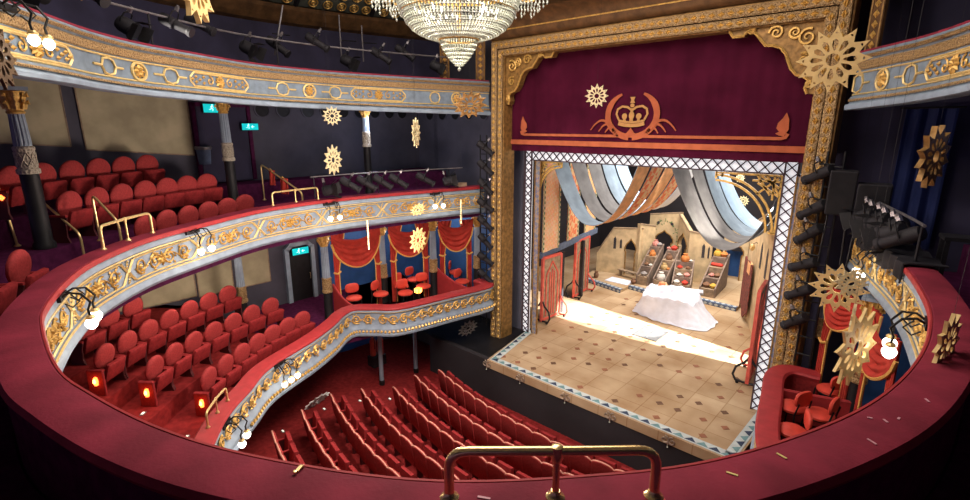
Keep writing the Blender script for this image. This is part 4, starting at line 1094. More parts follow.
# ================================================================== CURTAIN PELMET with crown
YC = 12.52
vc = thing('stage_curtain', 'deep crimson pelmet curtain with a gold crown, wreath and orange borders', 'curtain', (AX, YC, 6.22), world=True)
CW = X1 - X0 + .10
def cf(u, v):
    x = X0 - .05 + CW * u
    return Vector((x, YC + .012 * math.sin(x * 9) * (1 - v * .6) + .008 * math.sin(x * 23), 6.22 + (9.15 - 6.22) * (1 - v)))
mb = MB(); mb.sheet(cf, 140, 10, .03); mb.build('cloth', 'curtain', vc, smooth=True)
YA = YC - .045
FC = [0]
def flat(mb, P, th=.014, mi=0):                # each piece of felt lies a hair above the last
    FC[0] += 1; mb.prism(P, th, Matrix.Translation((0, YA - .0012 * (FC[0] % 11), 0)), mi)
def ribbon(mb, C, W):
    """flat ribbon along C=[(x,z)] with width W(t)"""
    n = len(C)
    Lp, Rp = [], []
    for i, (x, z) in enumerate(C):
        a = C[max(0, i - 1)]; b = C[min(n - 1, i + 1)]; dx, dz = b[0] - a[0], b[1] - a[1]; l = math.hypot(dx, dz) or 1
        w = W(i / (n - 1)) / 2; Lp.append((x - dz / l * w, z + dx / l * w)); Rp.append((x + dz / l * w, z - dx / l * w))
    for i in range(n - 1): flat(mb, [Lp[i], Lp[i + 1], Rp[i + 1], Rp[i]])
CXE, CZE = -6.24, 7.25
mb = MB(); flat(mb, [(X0, 6.42), (X1, 6.42), (X1, 6.56), (X0, 6.56)]); mb.build('wide_border', 'applique', vc)
mb = MB(); flat(mb, [(-9.75, 6.68), (-2.75, 6.68), (-2.75, 6.75), (-9.75, 6.75)])
for sx, ox in ((1, -9.75), (-1, -2.75)):
    ribbon(mb, [(ox, 6.715), (ox - sx * .10, 6.74), (ox - sx * .13, 6.82)], lambda t: .07)
    P = [(0, 0), (.10, .02), (.17, .06), (.10, .10), (.16, .17), (.14, .28), (.06, .38), (.00, .50), (-.06, .36), (-.08, .15)]
    flat(mb, [(ox - sx * .06 + sx * x * 1.0, 6.76 + z) for x, z in (P if sx > 0 else P[::-1])])
mb.build('thin_border', 'applique', vc)
mb = MB()
for sx in (-1, 1):
    C = []
    for i in range(25):
        a = math.radians(-90 + 4 + (150) * i / 24); C.append((CXE + sx * .68 * math.cos(a), CZE + .01 + .57 * math.sin(a)))
    ribbon(mb, C, lambda t: .16 if t < .75 else .16 * (1 - (t - .75) * 2.6))
    for (r, sp, dz) in ((.55, .62, .0), (.42, .42, -.02), (.30, .26, -.03)):
        ribbon(mb, [(CXE + sx * (.42 + sp * 1.25 * t), 6.78 + dz + r * .62 * math.sin(PI * min(1, t * 1.0) * .92)) for t in [k / 12 for k in range(13)]], lambda t: .10 * (1 - t * .75))
flat(mb, [(CXE - .28, 6.74), (CXE + .28, 6.74), (CXE + .10, 6.80), (CXE, 6.93), (CXE - .10, 6.80)])
mb.build('laurel_wreath', 'applique', vc)
mb = MB(); cx, cz = CXE, 7.02                     # the crown
def arc(x0, z0, rx, rz, a0, a1, n=14): return [(x0 + rx * math.cos(math.radians(a0 + (a1 - a0) * k / n)), z0 + rz * math.sin(math.radians(a0 + (a1 - a0) * k / n))) for k in range(n + 1)]
ribbon(mb, [(cx - .36, cz + .02), (cx - .18, cz - .02), (cx, cz - .03), (cx + .18, cz - .02), (cx + .36, cz + .02)], lambda t: .09)
ribbon(mb, [(cx - .37, cz + .10), (cx - .18, cz + .06), (cx, cz + .05), (cx + .18, cz + .06), (cx + .37, cz + .10)], lambda t: .05)
for sx in (-1, 1):
    ribbon(mb, [(cx + sx * .36, cz + .12), (cx + sx * .43, cz + .26), (cx + sx * .40, cz + .38), (cx + sx * .28, cz + .45), (cx + sx * .12, cz + .43), (cx + sx * .02, cz + .36)], lambda t: .055)
    for px_, pz, r in ((.20, .20, .075),): flat(mb, arc(cx + sx * px_, cz + pz, r, r, 0, 330, 12))
    flat(mb, [(cx + sx * .20 - .05, cz + .08), (cx + sx * .20 + .05, cz + .08), (cx + sx * .20 + .02, cz + .16), (cx + sx * .20 - .02, cz + .16)])
flat(mb, arc(cx, cz + .22, .075, .10, 0, 330, 12)); flat(mb, [(cx - .05, cz + .07), (cx + .05, cz + .07), (cx + .03, cz + .40), (cx - .03, cz + .40)])
flat(mb, arc(cx, cz + .47, .06, .05, 0, 330, 10))
flat(mb, [(cx - .07, cz + .53), (cx + .07, cz + .53), (cx + .035, cz + .60), (cx + .07, cz + .68), (cx - .07, cz + .68), (cx - .035, cz + .60)])
mb.build('crown', 'applique_gold', vc)

# ================================================================== LATTICE PORTAL
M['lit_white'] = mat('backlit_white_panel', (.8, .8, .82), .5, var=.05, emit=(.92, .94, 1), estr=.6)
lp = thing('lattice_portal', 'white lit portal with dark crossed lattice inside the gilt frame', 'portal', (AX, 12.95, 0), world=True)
YL = 12.95
def lattice(nm, x0, x1, z0, z1):
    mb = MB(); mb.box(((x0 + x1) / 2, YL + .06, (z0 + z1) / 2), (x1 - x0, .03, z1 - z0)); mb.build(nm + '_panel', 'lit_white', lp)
    mb = MB(); v = (z1 - z0) > (x1 - x0); L = max(z1 - z0, x1 - x0); w = min(z1 - z0, x1 - x0); n = round(L / (w * .95))
    for i in range(n):
        a, b = L * i / n, L * (i + 1) / n
        for p, q in (((0, a), (w, b)), ((w, a), (0, b))):
            A = (x0 + p[0], YL, z0 + p[1]) if v else (x0 + p[1], YL, z0 + p[0]); B = (x0 + q[0], YL, z0 + q[1]) if v else (x0 + q[1], YL, z0 + q[0])
            mb.bar(A, B, .026, .03, up=(0, 1, 0))
    mb.build(nm + '_lattice', 'lattice', lp)
    mb = MB()
    if v:
        for x in (x0, x1): mb.box((x, YL, (z0 + z1) / 2), (.028, .06, z1 - z0))
    else:
        for z in (z0, z1): mb.box(((x0 + x1) / 2, YL, z), (x1 - x0, .06, .028))
    mb.build(nm + '_chord', 'lattice', lp)
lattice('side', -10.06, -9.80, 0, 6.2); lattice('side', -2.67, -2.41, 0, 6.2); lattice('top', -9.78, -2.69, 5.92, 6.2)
# ornate strips next to the portal
for x, y, w, lab in ((-9.60, 13.05, .20, 'narrow patterned strip just inside the left of the white lattice'), (-2.28, 12.80, .20, 'pale blue and brown patterned strip between the right lattice and gilt frame')):
    t = thing('patterned_strip', lab, 'scenery strip', (x, y, 0))
    mb = MB(); mb.box((0, 0, 2.95), (w, .05, 5.9)); mb.build('panel', 'hood_pattern', t)
    mb = MB()
    for sx in (-1, 1): mb.box((sx * w / 2, -.02, 2.95), (.03, .06, 5.9))
    mb.build('edging', 'gold_old', t)
# pierced gold corner brackets
def pierced(label, ox, oz, sx, W, H):
    t = thing('pierced_bracket', label, 'bracket', (ox, 13.12, oz), world=True)
    f = lambda x, z: Vector((ox + sx * x, 13.12, oz - z))
    mb = MB()
    for r in (1.0, .90):
        pts = [(W * (1 - r * math.cos(a) * .96), H * (1 - r * math.sin(a) * .96)) for a in [PI / 2 * k / 16 for k in range(17)]]
        P = [f(*p) for p in pts]
        for a, b in zip(P, P[1:]): mb.bar(a, b, .05, .05, up=(0, 1, 0))
    for a, b in (((0, 0), (W, 0)), ((0, 0), (0, H)), ((.0, .1 * H), (.42 * W, .1 * H)), ((.1 * W, 0), (.1 * W, .42 * H)), ((0, .22 * H), (.3 * W, .02)), ((.22 * W, 0), (.02, .32 * H)), ((0, .36 * H), (.34 * W, .14 * H)), ((.36 * W, 0), (.14 * W, .34 * H)), ((.06, .06), (.34 * W, .34 * H)), ((W, -.02), (W, .14)), ((W * .9, 0), (W * .9, .1)), ((-.02, H), (.14, H))):
        mb.bar(f(*a), f(*b), .045, .05, up=(0, 1, 0))
    mb.build('openwork', 'gold', t)
pierced('gold openwork bracket in the upper left corner of the lattice portal', -9.72, 5.86, 1, .95, 1.0)
pierced('large gold openwork bracket in the upper right corner of the lattice portal', -2.74, 5.86, -1, 1.45, 1.35)

# ================================================================== STAGE CLOTHS
def swags(label, XLf, ZL, XRf, ZR, sag, ys, cols, grp, skew=0.0):
    for k, (y0, y1) in enumerate(ys):
        ci, co = cols[k]
        t = thing('draped_strip', label % ORD[k + 1], 'stage drape', ((XLf + XRf) / 2, (y0 + y1) / 2, ZL - sag), world=True, group=grp)
        def fn(u, v):
            x = XLf + (XRf - XLf) * u + skew * 4 * u * (1 - u)
            z = ZL + (ZR - ZL) * u - sag * (4 * u * (1 - u)) ** .92
            y = y0 + (y1 - y0) * v + .05 * math.sin(u * 11 + k)
            return Vector((x, y, z + .03 * math.sin(v * 9 + u * 6 + k)))
        mb = MB(); mb.sheet(fn, 40, 6, .014, 0, 1); o = mb.build('cloth', [ci, co], t, smooth=True)
        mb = MB()
        for u in (0, 1): mb.tube([Vector(fn(u, v / 6)) for v in range(7)], .03, 5)
        mb.build('batten', 'black', t)
ys = [(13.35, 14.2), (14.35, 15.2), (15.35, 16.2), (16.35, 17.2), (17.35, 18.2)]
swags('grey-blue and orange draped strip of the left swag, %s from the front', -9.3, 5.95, -6.35, 5.95, 1.95, ys,
      [('grey_blue_cloth', 'orange_cloth'), ('taupe_cloth', 'patch_orange'), ('taupe_cloth', 'orange_cloth'), ('grey_blue_cloth', 'patch_orange'), ('pale_blue_cloth', 'white_cloth')], 'left swag of cloth strips over the stage')
ys2 = [(13.5, 14.6), (14.75, 15.6), (15.75, 16.7), (16.85, 17.9)]
swags('grey draped strip of the right swag, %s from the front', -5.5, 5.95, -2.75, 5.75, 2.0, ys2,
      [('taupe_cloth', 'grey_blue_cloth'), ('taupe_cloth', 'grey_blue_cloth'), ('grey_blue_cloth', 'grey_blue_cloth'), ('pale_blue_cloth', 'white_cloth')], 'right swag of cloth strips over the stage', .12)

# left masking: tall printed banners above a slate-blue beam
mk = [((-10.06, 14.0), (-10.10, 15.05), 'patch_pink', 'tall pink printed banner with dotted edging, nearest the lattice'), ((-10.42, 16.1), (-10.62, 17.2), 'patch_orange', 'orange chequered banner, second from the lattice'), ((-10.75, 17.9), (-10.85, 18.9), 'orange_cloth', 'plain orange banner farthest up the stage')]
for A, B, m, lab in mk:
    A = Vector((*A, 0)); B = Vector((*B, 0)); t = thing('hanging_banner', lab, 'banner', (A.x, A.y, 2.62), world=True, group='banners along the left of the stage')
    mb = MB(); mb.sheet(lambda u, v: A.lerp(B, u) + Vector((.03 * math.sin(u * 7), 0, 2.62 + 3.6 * v)), 10, 4, .02); mb.build('cloth', m, t)
    mb = MB()
    for u in (0.03, .97): mb.bar(A.lerp(B, u) + Vector((.035, 0, 2.62)), A.lerp(B, u) + Vector((.035, 0, 6.2)), .10, .01, up=(1, 0, 0))
    mb.build('edging', 'patch_green', t)
t = thing('cross_beam', 'slate-blue beam under the hanging banners along the left of the stage', 'beam', (-10.4, 16.5, 2.5), world=True)
mb = MB(); mb.bar((-10.06, 13.95, 2.52), (-10.9, 19.2, 2.52), .10, .22); mb.build('beam', 'frame_blue', t)
mb = MB()
for y, x in ((15.4, -10.2), (17.5, -10.6)): mb.box((x, y, 1.2), (.3, .12, 2.4))
mb.build('support', 'stage_black', t)

def red_flat(label, A, B, h, base=0.0):
    """tall red-framed screen with a pointed-arch panel, on two looped feet"""
    A = Vector((*A, base)); B = Vector((*B, base)); d = (B - A); L = d.length; d.normalize(); n = Vector((d.y, -d.x, 0))
    if n.x < 0 and A.x < -6: n = -n
    t = thing('screen_flat', label, 'stage screen', tuple(A), world=True, group='red-framed screens at the sides of the stage')
    f = lambda x, z, e=0.0: A + d * x + Vector((0, 0, z + .06)) + n * e
    mb = MB(); mb.bar(f(L / 2, .03), f(L / 2, h), L * .96, .05, up=n); 
    mb = MB(); vs = [f(0, 0, -.03), f(L, 0, -.03), f(L, h, -.03), f(0, h, -.03)]; vs += [v + n * .05 for v in vs]
    mb.add(vs, [(0, 1, 2, 3), (7, 6, 5, 4), (0, 4, 5, 1), (1, 5, 6, 2), (2, 6, 7, 3), (3, 7, 4, 0)]); mb.build('panel', 'scen_brown', t)
    mb = MB()
    for a, b in (((0, 0), (0, h)), ((L, 0), (L, h)), ((0, h), (L, h)), ((0, .05), (L, .05))): mb.bar(f(*a), f(*b), .09, .09, up=n)
    mb.build('red_frame', 'red_paint', t)
    mb = MB(); a0 = .18 * L
    for a, b in (((a0, .15), (a0, h * .72)), ((L - a0, .15), (L - a0, h * .72)), ((a0, h * .72), (L / 2, h * .92)), ((L - a0, h * .72), (L / 2, h * .92)), ((L * .5, .15), (L * .5, h * .8)), ((L * .38, .15), (L * .38, h * .76)), ((L * .62, .15), (L * .62, h * .76))):
        mb.bar(f(a[0], a[1], .03), f(b[0], b[1], .03), .05, .03, up=n)
    mb.build('arch_moulding', 'red_paint', t)
    for q in (0, L):
        mb = MB()
        for sg in (-1, 1):
            P = [f(q, .75) + n * sg * .03, f(q, .60) + n * sg * .12, f(q, .42) + n * sg * .32, f(q, .18) + n * sg * .38, f(q, .03) + n * sg * .30, f(q, .0) + n * sg * .03]
            mb.tube(P, .035, 5)
        mb.build('looped_foot', 'red_paint' if q else 'black2', t)
    for q in (0, L):
        for sg in (-1, 1): mb = MB(); mb.lathe([(0, 0), (.04, .01), (.05, .04), (.04, .07), (0, .08)], 8, tuple(f(q, -.06) + n * sg * .25), caps=False); mb.build('castor', 'black', t)
red_flat('red-framed arched screen nearest the left of the lattice portal', (-10.0, 14.0), (-9.95, 15.05), 2.36)
red_flat('red-framed arched screen farther up the left of the stage', (-10.55, 17.0), (-10.72, 18.3), 2.36)
red_flat('red-edged screen seen edge-on at the right of the stage', (-3.10, 14.14), (-3.22, 15.3), 2.66)
red_flat('second red screen half hidden behind the right lattice', (-3.0, 17.3), (-3.15, 18.4), 2.3)

# ================================================================== STAGE FLOOR DETAIL
def zigzag(mb, A, B, w, z, nrm=None):
    A = Vector((*A, z)); B = Vector((*B, z)); d = B - A; L = d.length; d.normalize(); n = Vector((-d.y, d.x, 0))
    k = max(2, round(L / .27))
    for i in range(k):
        a = A + d * L * i / k; b = A + d * L * (i + 1) / k; m = (a + b) / 2
        mb.add([a + n * w * .1, b + n * w * .1, m + n * w * .85, a + n * w * .1 + Vector((0, 0, .004)), b + n * w * .1 + Vector((0, 0, .004)), m + n * w * .85 + Vector((0, 0, .004))], [(0, 2, 1), (3, 4, 5), (0, 1, 4, 3), (1, 2, 5, 4), (2, 0, 3, 5)], i % 2)
bd = thing('stage_border', 'white and teal zig-zag border painted round the front of the stage floor', 'stage border', (-5.9, 10.6, 0), world=True)
mb = MB()
segs = [((-9.38, 10.53), (-2.36, 10.53)), ((-2.36, 10.53), (-2.28, 13.3)), ((-9.98, 13.3), (-9.38, 10.53))]
for A, B in segs: 
    a = Vector((*A, .006)); b = Vector((*B, .006)); n = Vector((-(b - a).y, (b - a).x, 0)).normalized() * .10
    mb.bar(a + n, b + n, .24, .008)
M['border_pale'] = mat('pale_border_paint', (.55, .62, .62), .7, var=.2)
mb.build('pale_band', 'border_pale', bd)
mb = MB()
for A, B in segs: zigzag(mb, A, B, .2, .012)
M['border_dark'] = mat('navy_border_paint', (.03, .05, .10), .7, var=.2)
mb.build('triangle_pattern', ['border_dark', 'teal'], bd)
# scattered painted lozenges on the cloth
mb = MB(); rnd = random.Random(3)
M['loz_red'] = mat('red_lozenge_paint', (.32, .13, .07), .7, var=.3); M['loz_dark'] = mat('brown_lozenge_paint', (.16, .08, .045), .7, var=.3)
lz = thing('floor_lozenges', 'small red and brown lozenges painted over the sandy stage floor', 'painted lozenges', (AX, 13, .01), world=True)
for i in range(15):
    for j in range(12):
        x = -9.2 + i * .55 + (.27 if j % 2 else 0) + rnd.uniform(-.05, .05); y = 10.95 + j * .68
        if rnd.random() < .42 or x > -2.7: continue
        s_ = .105; mb = MB()
        mb.add([(x - s_, y, .004), (x, y - s_, .004), (x + s_, y, .004), (x, y + s_, .004), (x - s_, y, .008), (x, y - s_, .008), (x + s_, y, .008), (x, y + s_, .008)], [(3, 2, 1, 0), (4, 5, 6, 7), (0, 1, 5, 4), (1, 2, 6, 5), (2, 3, 7, 6), (3, 0, 4, 7)]); mb.build('lozenge', rnd.choice(('loz_red', 'loz_red', 'loz_dark')), lz)
# hatch
M['steel_pale'] = mat('pale_grey_panel', (.10, .10, .10), .6, var=.15)
t = thing('floor_hatch', 'grey two-panel hatch lying in the bright patch of the stage floor', 'hatch', (-6.62, 15.72, .012))
mb = MB(); mb.box((-.22, 0, 0), (.42, 1.0, .02)); mb.build('panel', 'steel_pale', t); mb = MB(); mb.box((.22, 0, 0), (.42, 1.0, .02)); mb.build('panel', 'steel_pale', t)
# raised platforms at the back with their own border
pf = thing('stage_platform', 'low platform at the back of the stage with a dark diamond edge', 'platform', (-7.5, 20, 0), world=True)
mb = MB(); mb.prism([(-11.6, 19.45), (-9.46, 18.98), (-9.46, 19.75), (-8.58, 19.62), (-6.82, 20.1), (-5.3, 20.0), (-5.1, 20.0), (-5.1, 25.9), (-13, 25.9)], .13, Matrix(((1, 0, 0, 0), (0, 0, 1, 0), (0, 1, 0, .066), (0, 0, 0, 1)))); mb.build('deck', 'stage', pf)
mb = MB(); mb2 = MB()
for A, B in (((-11.6, 19.45), (-9.46, 18.98)), ((-9.46, 19.75), (-8.58, 19.62)), ((-8.58, 19.62), (-6.82, 20.1)), ((-6.82, 20.1), (-5.1, 20.0))):
    a = Vector((*A, .065)); b = Vector((*B, .065)); mb.bar(a + Vector((0, -.02, 0)), b + Vector((0, -.02, 0)), .03, .14)
    mb.bar(a + Vector((0, .10, .075)), b + Vector((0, .10, .075)), .2, .012)
    d = (b - a); L = d.length; d.normalize(); k = round(L / .22); up = Vector((0, 0, 1)); n = Vector((0, -.04, 0)); m2 = Vector((-d.y, d.x, 0))
    for i in range(k):
        c = a + d * (i + .5) * L / k + Vector((0, 0, .085)) + m2 * .10
        mb2.add([c - d * .09, c + m2 * .08, c + d * .09, c - m2 * .08], [(0, 3, 2, 1)])
        c = a + d * (i + .5) * L / k + n
        mb2.add([c - d * .09, c + up * .06, c + d * .09, c - up * .06], [(0, 1, 2, 3)])
mb.build('dark_edge', 'frame_blue', pf); mb2.build('diamond_pattern', 'border_pale', pf, recalc=False)

# ================================================================== MARKET SET
def ogee(cx, w, zs, zt, n=6):
    """outline of a pointed onion-shaped doorway, left foot to right foot"""
    L = [(-w * .5, 0), (-w * .5, zs), (-w * .62, zs + .06), (-w * .60, zs + (zt - zs) * .35), (-w * .42, zs + (zt - zs) * .62), (-w * .15, zs + (zt - zs) * .82), (0, zt)]
    return [(cx + x, z) for x, z in L] + [(cx - x, z) for x, z in L[-2::-1]]
def set_wall(label, A, B, top, door=None, th=.16, z0=.135, slots=(), foliage=False, cat='scenery wall'):
    """free-standing sandstone set wall; top = outline of its upper edge in (x,z), door cut from below"""
    A = Vector((*A, z0)); B = Vector((*B, z0)); d = B - A; L = d.length; d.normalize(); n = Vector((-d.y, d.x, 0))
    t = thing('scenery_wall', label, cat, tuple(A), world=True, group='sandstone market set at the back of the stage')
    fr = Matrix(((d.x, n.x, 0, A.x), (d.y, n.y, 0, A.y), (0, 0, 1, z0), (0, 0, 0, 1)))
    P = [(0, 0)]
    if door: P += door
    P += [(L, 0)] + [(x * L, z) for x, z in top]
    mb = MB(); mb.prism(P, th, fr); mb.build('wall_flat', 'sand', t)
    mb = MB(); Q = [fr @ Vector((x * L, -th / 2, z)) for x, z in top]
    for a, b in zip(Q, Q[1:]): mb.tube([a, b], .035, 5)
    mb.build('edge_moulding', 'scen_brown', t)
    if door:
        mb = MB(); mb.tube([fr @ Vector((x, -th / 2 - .01, z)) for x, z in door], .03, 5); mb.build('door_moulding', 'gold_old', t)
    for x, z, w, h in slots:
        mb = MB(); mb.box((0, 0, 0), (w, th * .6, h)); 
        P2 = [(x - w / 2, z), (x + w / 2, z), (x + w / 2, z + h * .8), (x, z + h), (x - w / 2, z + h * .8)]
        mb = MB(); mb.prism(P2, th + .02, fr); mb.build('window_slot', 'slot_shade', t)
    if foliage:
        mb = MB(); r = random.Random(5)
        for i in range(46):
            a = r.uniform(.0, PI); c = fr @ Vector((L / 2 + (.62 + r.uniform(-.08, .1)) * math.cos(a), -th / 2 - .01, 1.45 + (.95 + r.uniform(-.12, .1)) * math.sin(a)))
            q = r.uniform(0, 6.28); u = d * math.cos(q) + Vector((0, 0, math.sin(q))); v = d * -math.sin(q) + Vector((0, 0, math.cos(q)))
            mb.add([c, c + u * .07 + v * .025, c + u * .13, c + u * .07 - v * .025, c + u * .06 - n * .015], [(0, 1, 4), (1, 2, 4), (2, 3, 4), (3, 0, 4)])
        mb.build('green_stencil', 'leaf_green', t)
        mb = MB()
        for sx in (-.33, .33): mb.lathe([(0, 0), (.07, .0), (.07, .02), (0, .02)], 8, (0, 0, 0)) if False else mb.tube([fr @ Vector((L / 2 + sx, -th / 2 - .005, 2.25)), fr @ Vector((L / 2 + sx, -th / 2 - .03, 2.25))], .07, 8)
        mb.build('round_hole', 'slot_shade', t)
    return t
M['leaf_green'] = mat('green_stencil_paint', (.16, .24, .10), .8, var=.3)
set_wall('low sandstone wall with a slanted corner at the left end of the market', (-11.75, 20.9), (-9.75, 21.5), [(1, 2.28), (.35, 2.2), (0, .95)], ogee(1.55, .42, 1.1, 1.75), slots=((.82, 1.2, .12, .6), (1.10, 1.25, .10, .45)))
set_wall('narrow sandstone board standing end-on in the left part of the market', (-9.92, 21.3), (-9.62, 22.3), [(1, 2.3), (0, 2.5)])
set_wall('tall sandstone wall with green stencil round its pointed doorway', (-10.37, 23.5), (-8.85, 23.6), [(1, 2.85), (0, 2.62)], ogee(.76, .72, 1.3, 1.9), foliage=True)
set_wall('sandstone archway turned sideways, right of the stencilled wall', (-8.85, 23.4), (-8.0, 22.6), [(1, 2.2), (0, 2.8)], ogee(.55, .72, 1.3, 2.0))
set_wall('blank sandstone wall with two slots in the middle of the market', (-7.95, 22.3), (-7.0, 22.5), [(1, 2.15), (0, 2.3)], slots=((.62, 1.15, .12, .65), (.84, 1.15, .07, .55)))
set_wall('small sandstone archway with a blue doorway at the right of the market', (-6.95, 23.9), (-5.9, 23.9), [(1, 2.25), (.6, 2.5), (0, 1.95)], ogee(.5, .62, 1.15, 1.75))
set_wall('big sandstone facade with dark slots at the right of the stage', (-4.92, 20.3), (-3.1, 16.2), [(1, 4.9), (0, 3.4)], slots=((2.2, 2.3, .24, .9), (3.1, 2.2, .22, 1.0)), z0=.0)
t = thing('blue_cloth', 'blue cloth hanging behind the small archway of the market', 'cloth', (-6.35, 24.4, .13), world=True)
mb = MB(); mb.sheet(lambda u, v: Vector((-7.0 + 1.5 * u, 24.4 + .04 * math.sin(u * 20), .13 + 1.2 * v)), 20, 3, .02); mb.build('cloth', 'wall_blue', t, smooth=True)
M['rug_red'] = mat('rug_pattern', (.22, .06, .045), .9, scale=9, col2=(.06, .03, .03), voro=True)
t = thing('hanging_rug', 'dark red patterned rug hanging on the facade at the right of the stage', 'rug', (-5.1, 19.5, .5), world=True)
mb = MB(); mb.sheet(lambda u, v: Vector((-5.02 + .60 * u, 20.05 - 1.35 * u, .22 + .18 * math.sin(u * 9) * (1 - v) + 2.0 * v + .03 * math.sin(u * 14))), 14, 8, .03); mb.build('rug', 'rug_red', t, smooth=True)
mb = MB(); mb.box((-4.62, 19.2, 2.0), (.5, .10, .40), R=Matrix.Rotation(-1.15, 3, 'Z')); mb.build('orange_patch', 'orange_cloth', t)
t = thing('wall_lantern', 'small round brass lantern on the facade at the right of the stage', 'lantern', (-4.58, 18.95, 2.85))
mb = MB(); mb.lathe([(.02, .1), (.09, .03), (.1, -.05), (.05, -.13), (.01, -.15)], 10); mb.build('body', 'brass_s', t, smooth=True); mb = MB(); mb.tube([(0, 0, .08), (.1, .05, .16), (.2, .1, .1)], .012); mb.build('hook', 'black', t)

GOODS = {}
def good(kind, m, p, label, s=1.0):
    mb = MB()
    if kind == 'sack': mb.lathe([(.01, 0), (.13 * s, .01), (.16 * s, .10 * s), (.12 * s, .20 * s), (.06 * s, .24 * s), (.09 * s, .28 * s), (.02, .29 * s)], 10)
    elif kind == 'basket': mb.lathe([(.10 * s, 0), (.15 * s, .12 * s), (.16 * s, .13 * s), (.12 * s, .17 * s), (.05 * s, .22 * s), (.0, .23 * s)], 10, caps=False)
    elif kind == 'bolt':
        mb.tube([(-.20 * s, 0, .07 * s), (.20 * s, 0, .07 * s)], .07 * s, 9); mb.tube([(-.23 * s, 0, .07 * s), (.23 * s, 0, .07 * s)], .02 * s, 6)
    elif kind == 'bowl': mb.lathe([(.05 * s, 0), (.13 * s, .09 * s), (.14 * s, .09 * s), (.09 * s, .10 * s), (.06 * s, .15 * s), (0, .16 * s)], 10, caps=False)
    t = mb.build({'sack': 'spice_sack', 'basket': 'basket', 'bolt': 'cloth_roll', 'bowl': 'bowl'}[kind], m, smooth=True)
    tag(t, label, {'sack': 'sack', 'basket': 'basket', 'bolt': 'cloth roll', 'bowl': 'bowl'}[kind], 'goods on the market stalls')
    t.location = p; t.rotation_euler = (0, 0, random.uniform(-.5, .5)); return t
cl = {'orange': (.62, .22, .06), 'yellow': (.62, .38, .06), 'red': (.60, .05, .03), 'white': (.72, .68, .62), 'brown': (.22, .11, .06), 'grey': (.30, .27, .26), 'straw': (.52, .36, .16), 'pink': (.62, .26, .22)}
for k, c in cl.items(): M['g_' + k] = mat(k + '_goods', c, .7, var=.3, scale=14)
def stall(name, nm, A, B, w, h, items):
    """stepped market stall running from A (front, low) to B (back, high)"""
    A = Vector((*A, .136)); B = Vector((*B, .136)); d = B - A; L = d.length; d.normalize(); rz = math.atan2(-d.x, d.y)
    t = thing('market_stall', name, 'market stall', tuple(A), rz, 'stepped market stalls')
    n = 4
    for i in range(n):
        mb = MB(); y0 = L * i / n; hh = h * (i + 1) / n
        mb.box((0, y0 + L / n / 2, hh / 2), (w, L / n - .004, hh)); mb.build('step', 'stall_side' if i % 2 else 'scen_brown', t)
    mb = MB(); 
    for sx in (-1, 1):
        P = [(0, 0), (L, 0), (L, h + .1), (0, h / n + .06)]; mb.prism(P, .05, Matrix.Translation((sx * (w / 2 + .03), 0, 0)) @ Matrix.Rotation(PI / 2, 4, 'Z'))
    mb.build('side_board', 'stall_side', t)
    R = Matrix.Rotation(rz, 3, 'Z')
    for i, x, kind, c, s in items:
        s *= .72; p = A + R @ Vector((x * w, L * (i + .5) / n, h * (i + 1) / n - .004))
        nick = {'sack': 'sack', 'basket': 'basket of goods', 'bolt': 'roll of cloth', 'bowl': 'bowl of goods'}[kind]
        good(kind, 'g_' + c, tuple(p), '%s %s on the %s step of the %s' % (c, nick, ('lowest', 'second', 'third', 'top')[i], nm), s)
M['stall_side'] = mat('stall_boards', (.26, .19, .15), .8, var=.35)
stall('steep market stall left of the stencilled wall', 'left market stall', (-9.12, 20.25), (-9.20, 21.9), .44, 1.5, [(0, 0, 'basket', 'grey', 1.3), (1, -.15, 'bowl', 'brown', 1.3), (1, .25, 'bowl', 'white', 1.0), (2, 0, 'sack', 'orange', 1.3), (3, -.1, 'sack', 'pink', 1.4), (3, .3, 'basket', 'grey', 1.2)])
stall('market stall just right of the stencilled doorway, piled with pale sacks', 'second market stall', (-8.34, 20.25), (-8.50, 22.1), .44, 1.4, [(0, 0, 'sack', 'white', 1.7), (1, -.1, 'sack', 'straw', 1.4), (1, .3, 'bowl', 'orange', 1.0), (2, 0, 'sack', 'brown', 1.3), (3, .1, 'basket', 'red', 1.3), (3, -.3, 'bolt', 'pink', 1.0)])
stall('low market stall in the middle, spread with red and white goods', 'middle market stall', (-7.50, 20.55), (-7.85, 21.75), .66, 1.05, [(0, -.3, 'basket', 'white', 1.2), (0, .2, 'basket', 'red', 1.2), (1, -.2, 'bowl', 'white', 1.3), (1, .25, 'basket', 'pink', 1.2), (2, -.25, 'bowl', 'red', 1.3), (2, .25, 'bowl', 'brown', 1.2), (3, 0, 'sack', 'orange', 1.7), (3, .35, 'bowl', 'white', 1.0)])
stall('market stall of bright fruit beside the small blue archway', 'right market stall', (-6.42, 20.55), (-6.60, 22.6), .52, 1.35, [(0, -.2, 'basket', 'brown', 1.4), (0, .3, 'basket', 'yellow', 1.3), (1, -.1, 'bowl', 'pink', 1.4), (1, .3, 'basket', 'brown', 1.2), (2, 0, 'bolt', 'red', 1.5), (3, -.25, 'sack', 'yellow', 1.5), (3, .25, 'basket', 'orange', 1.4)])
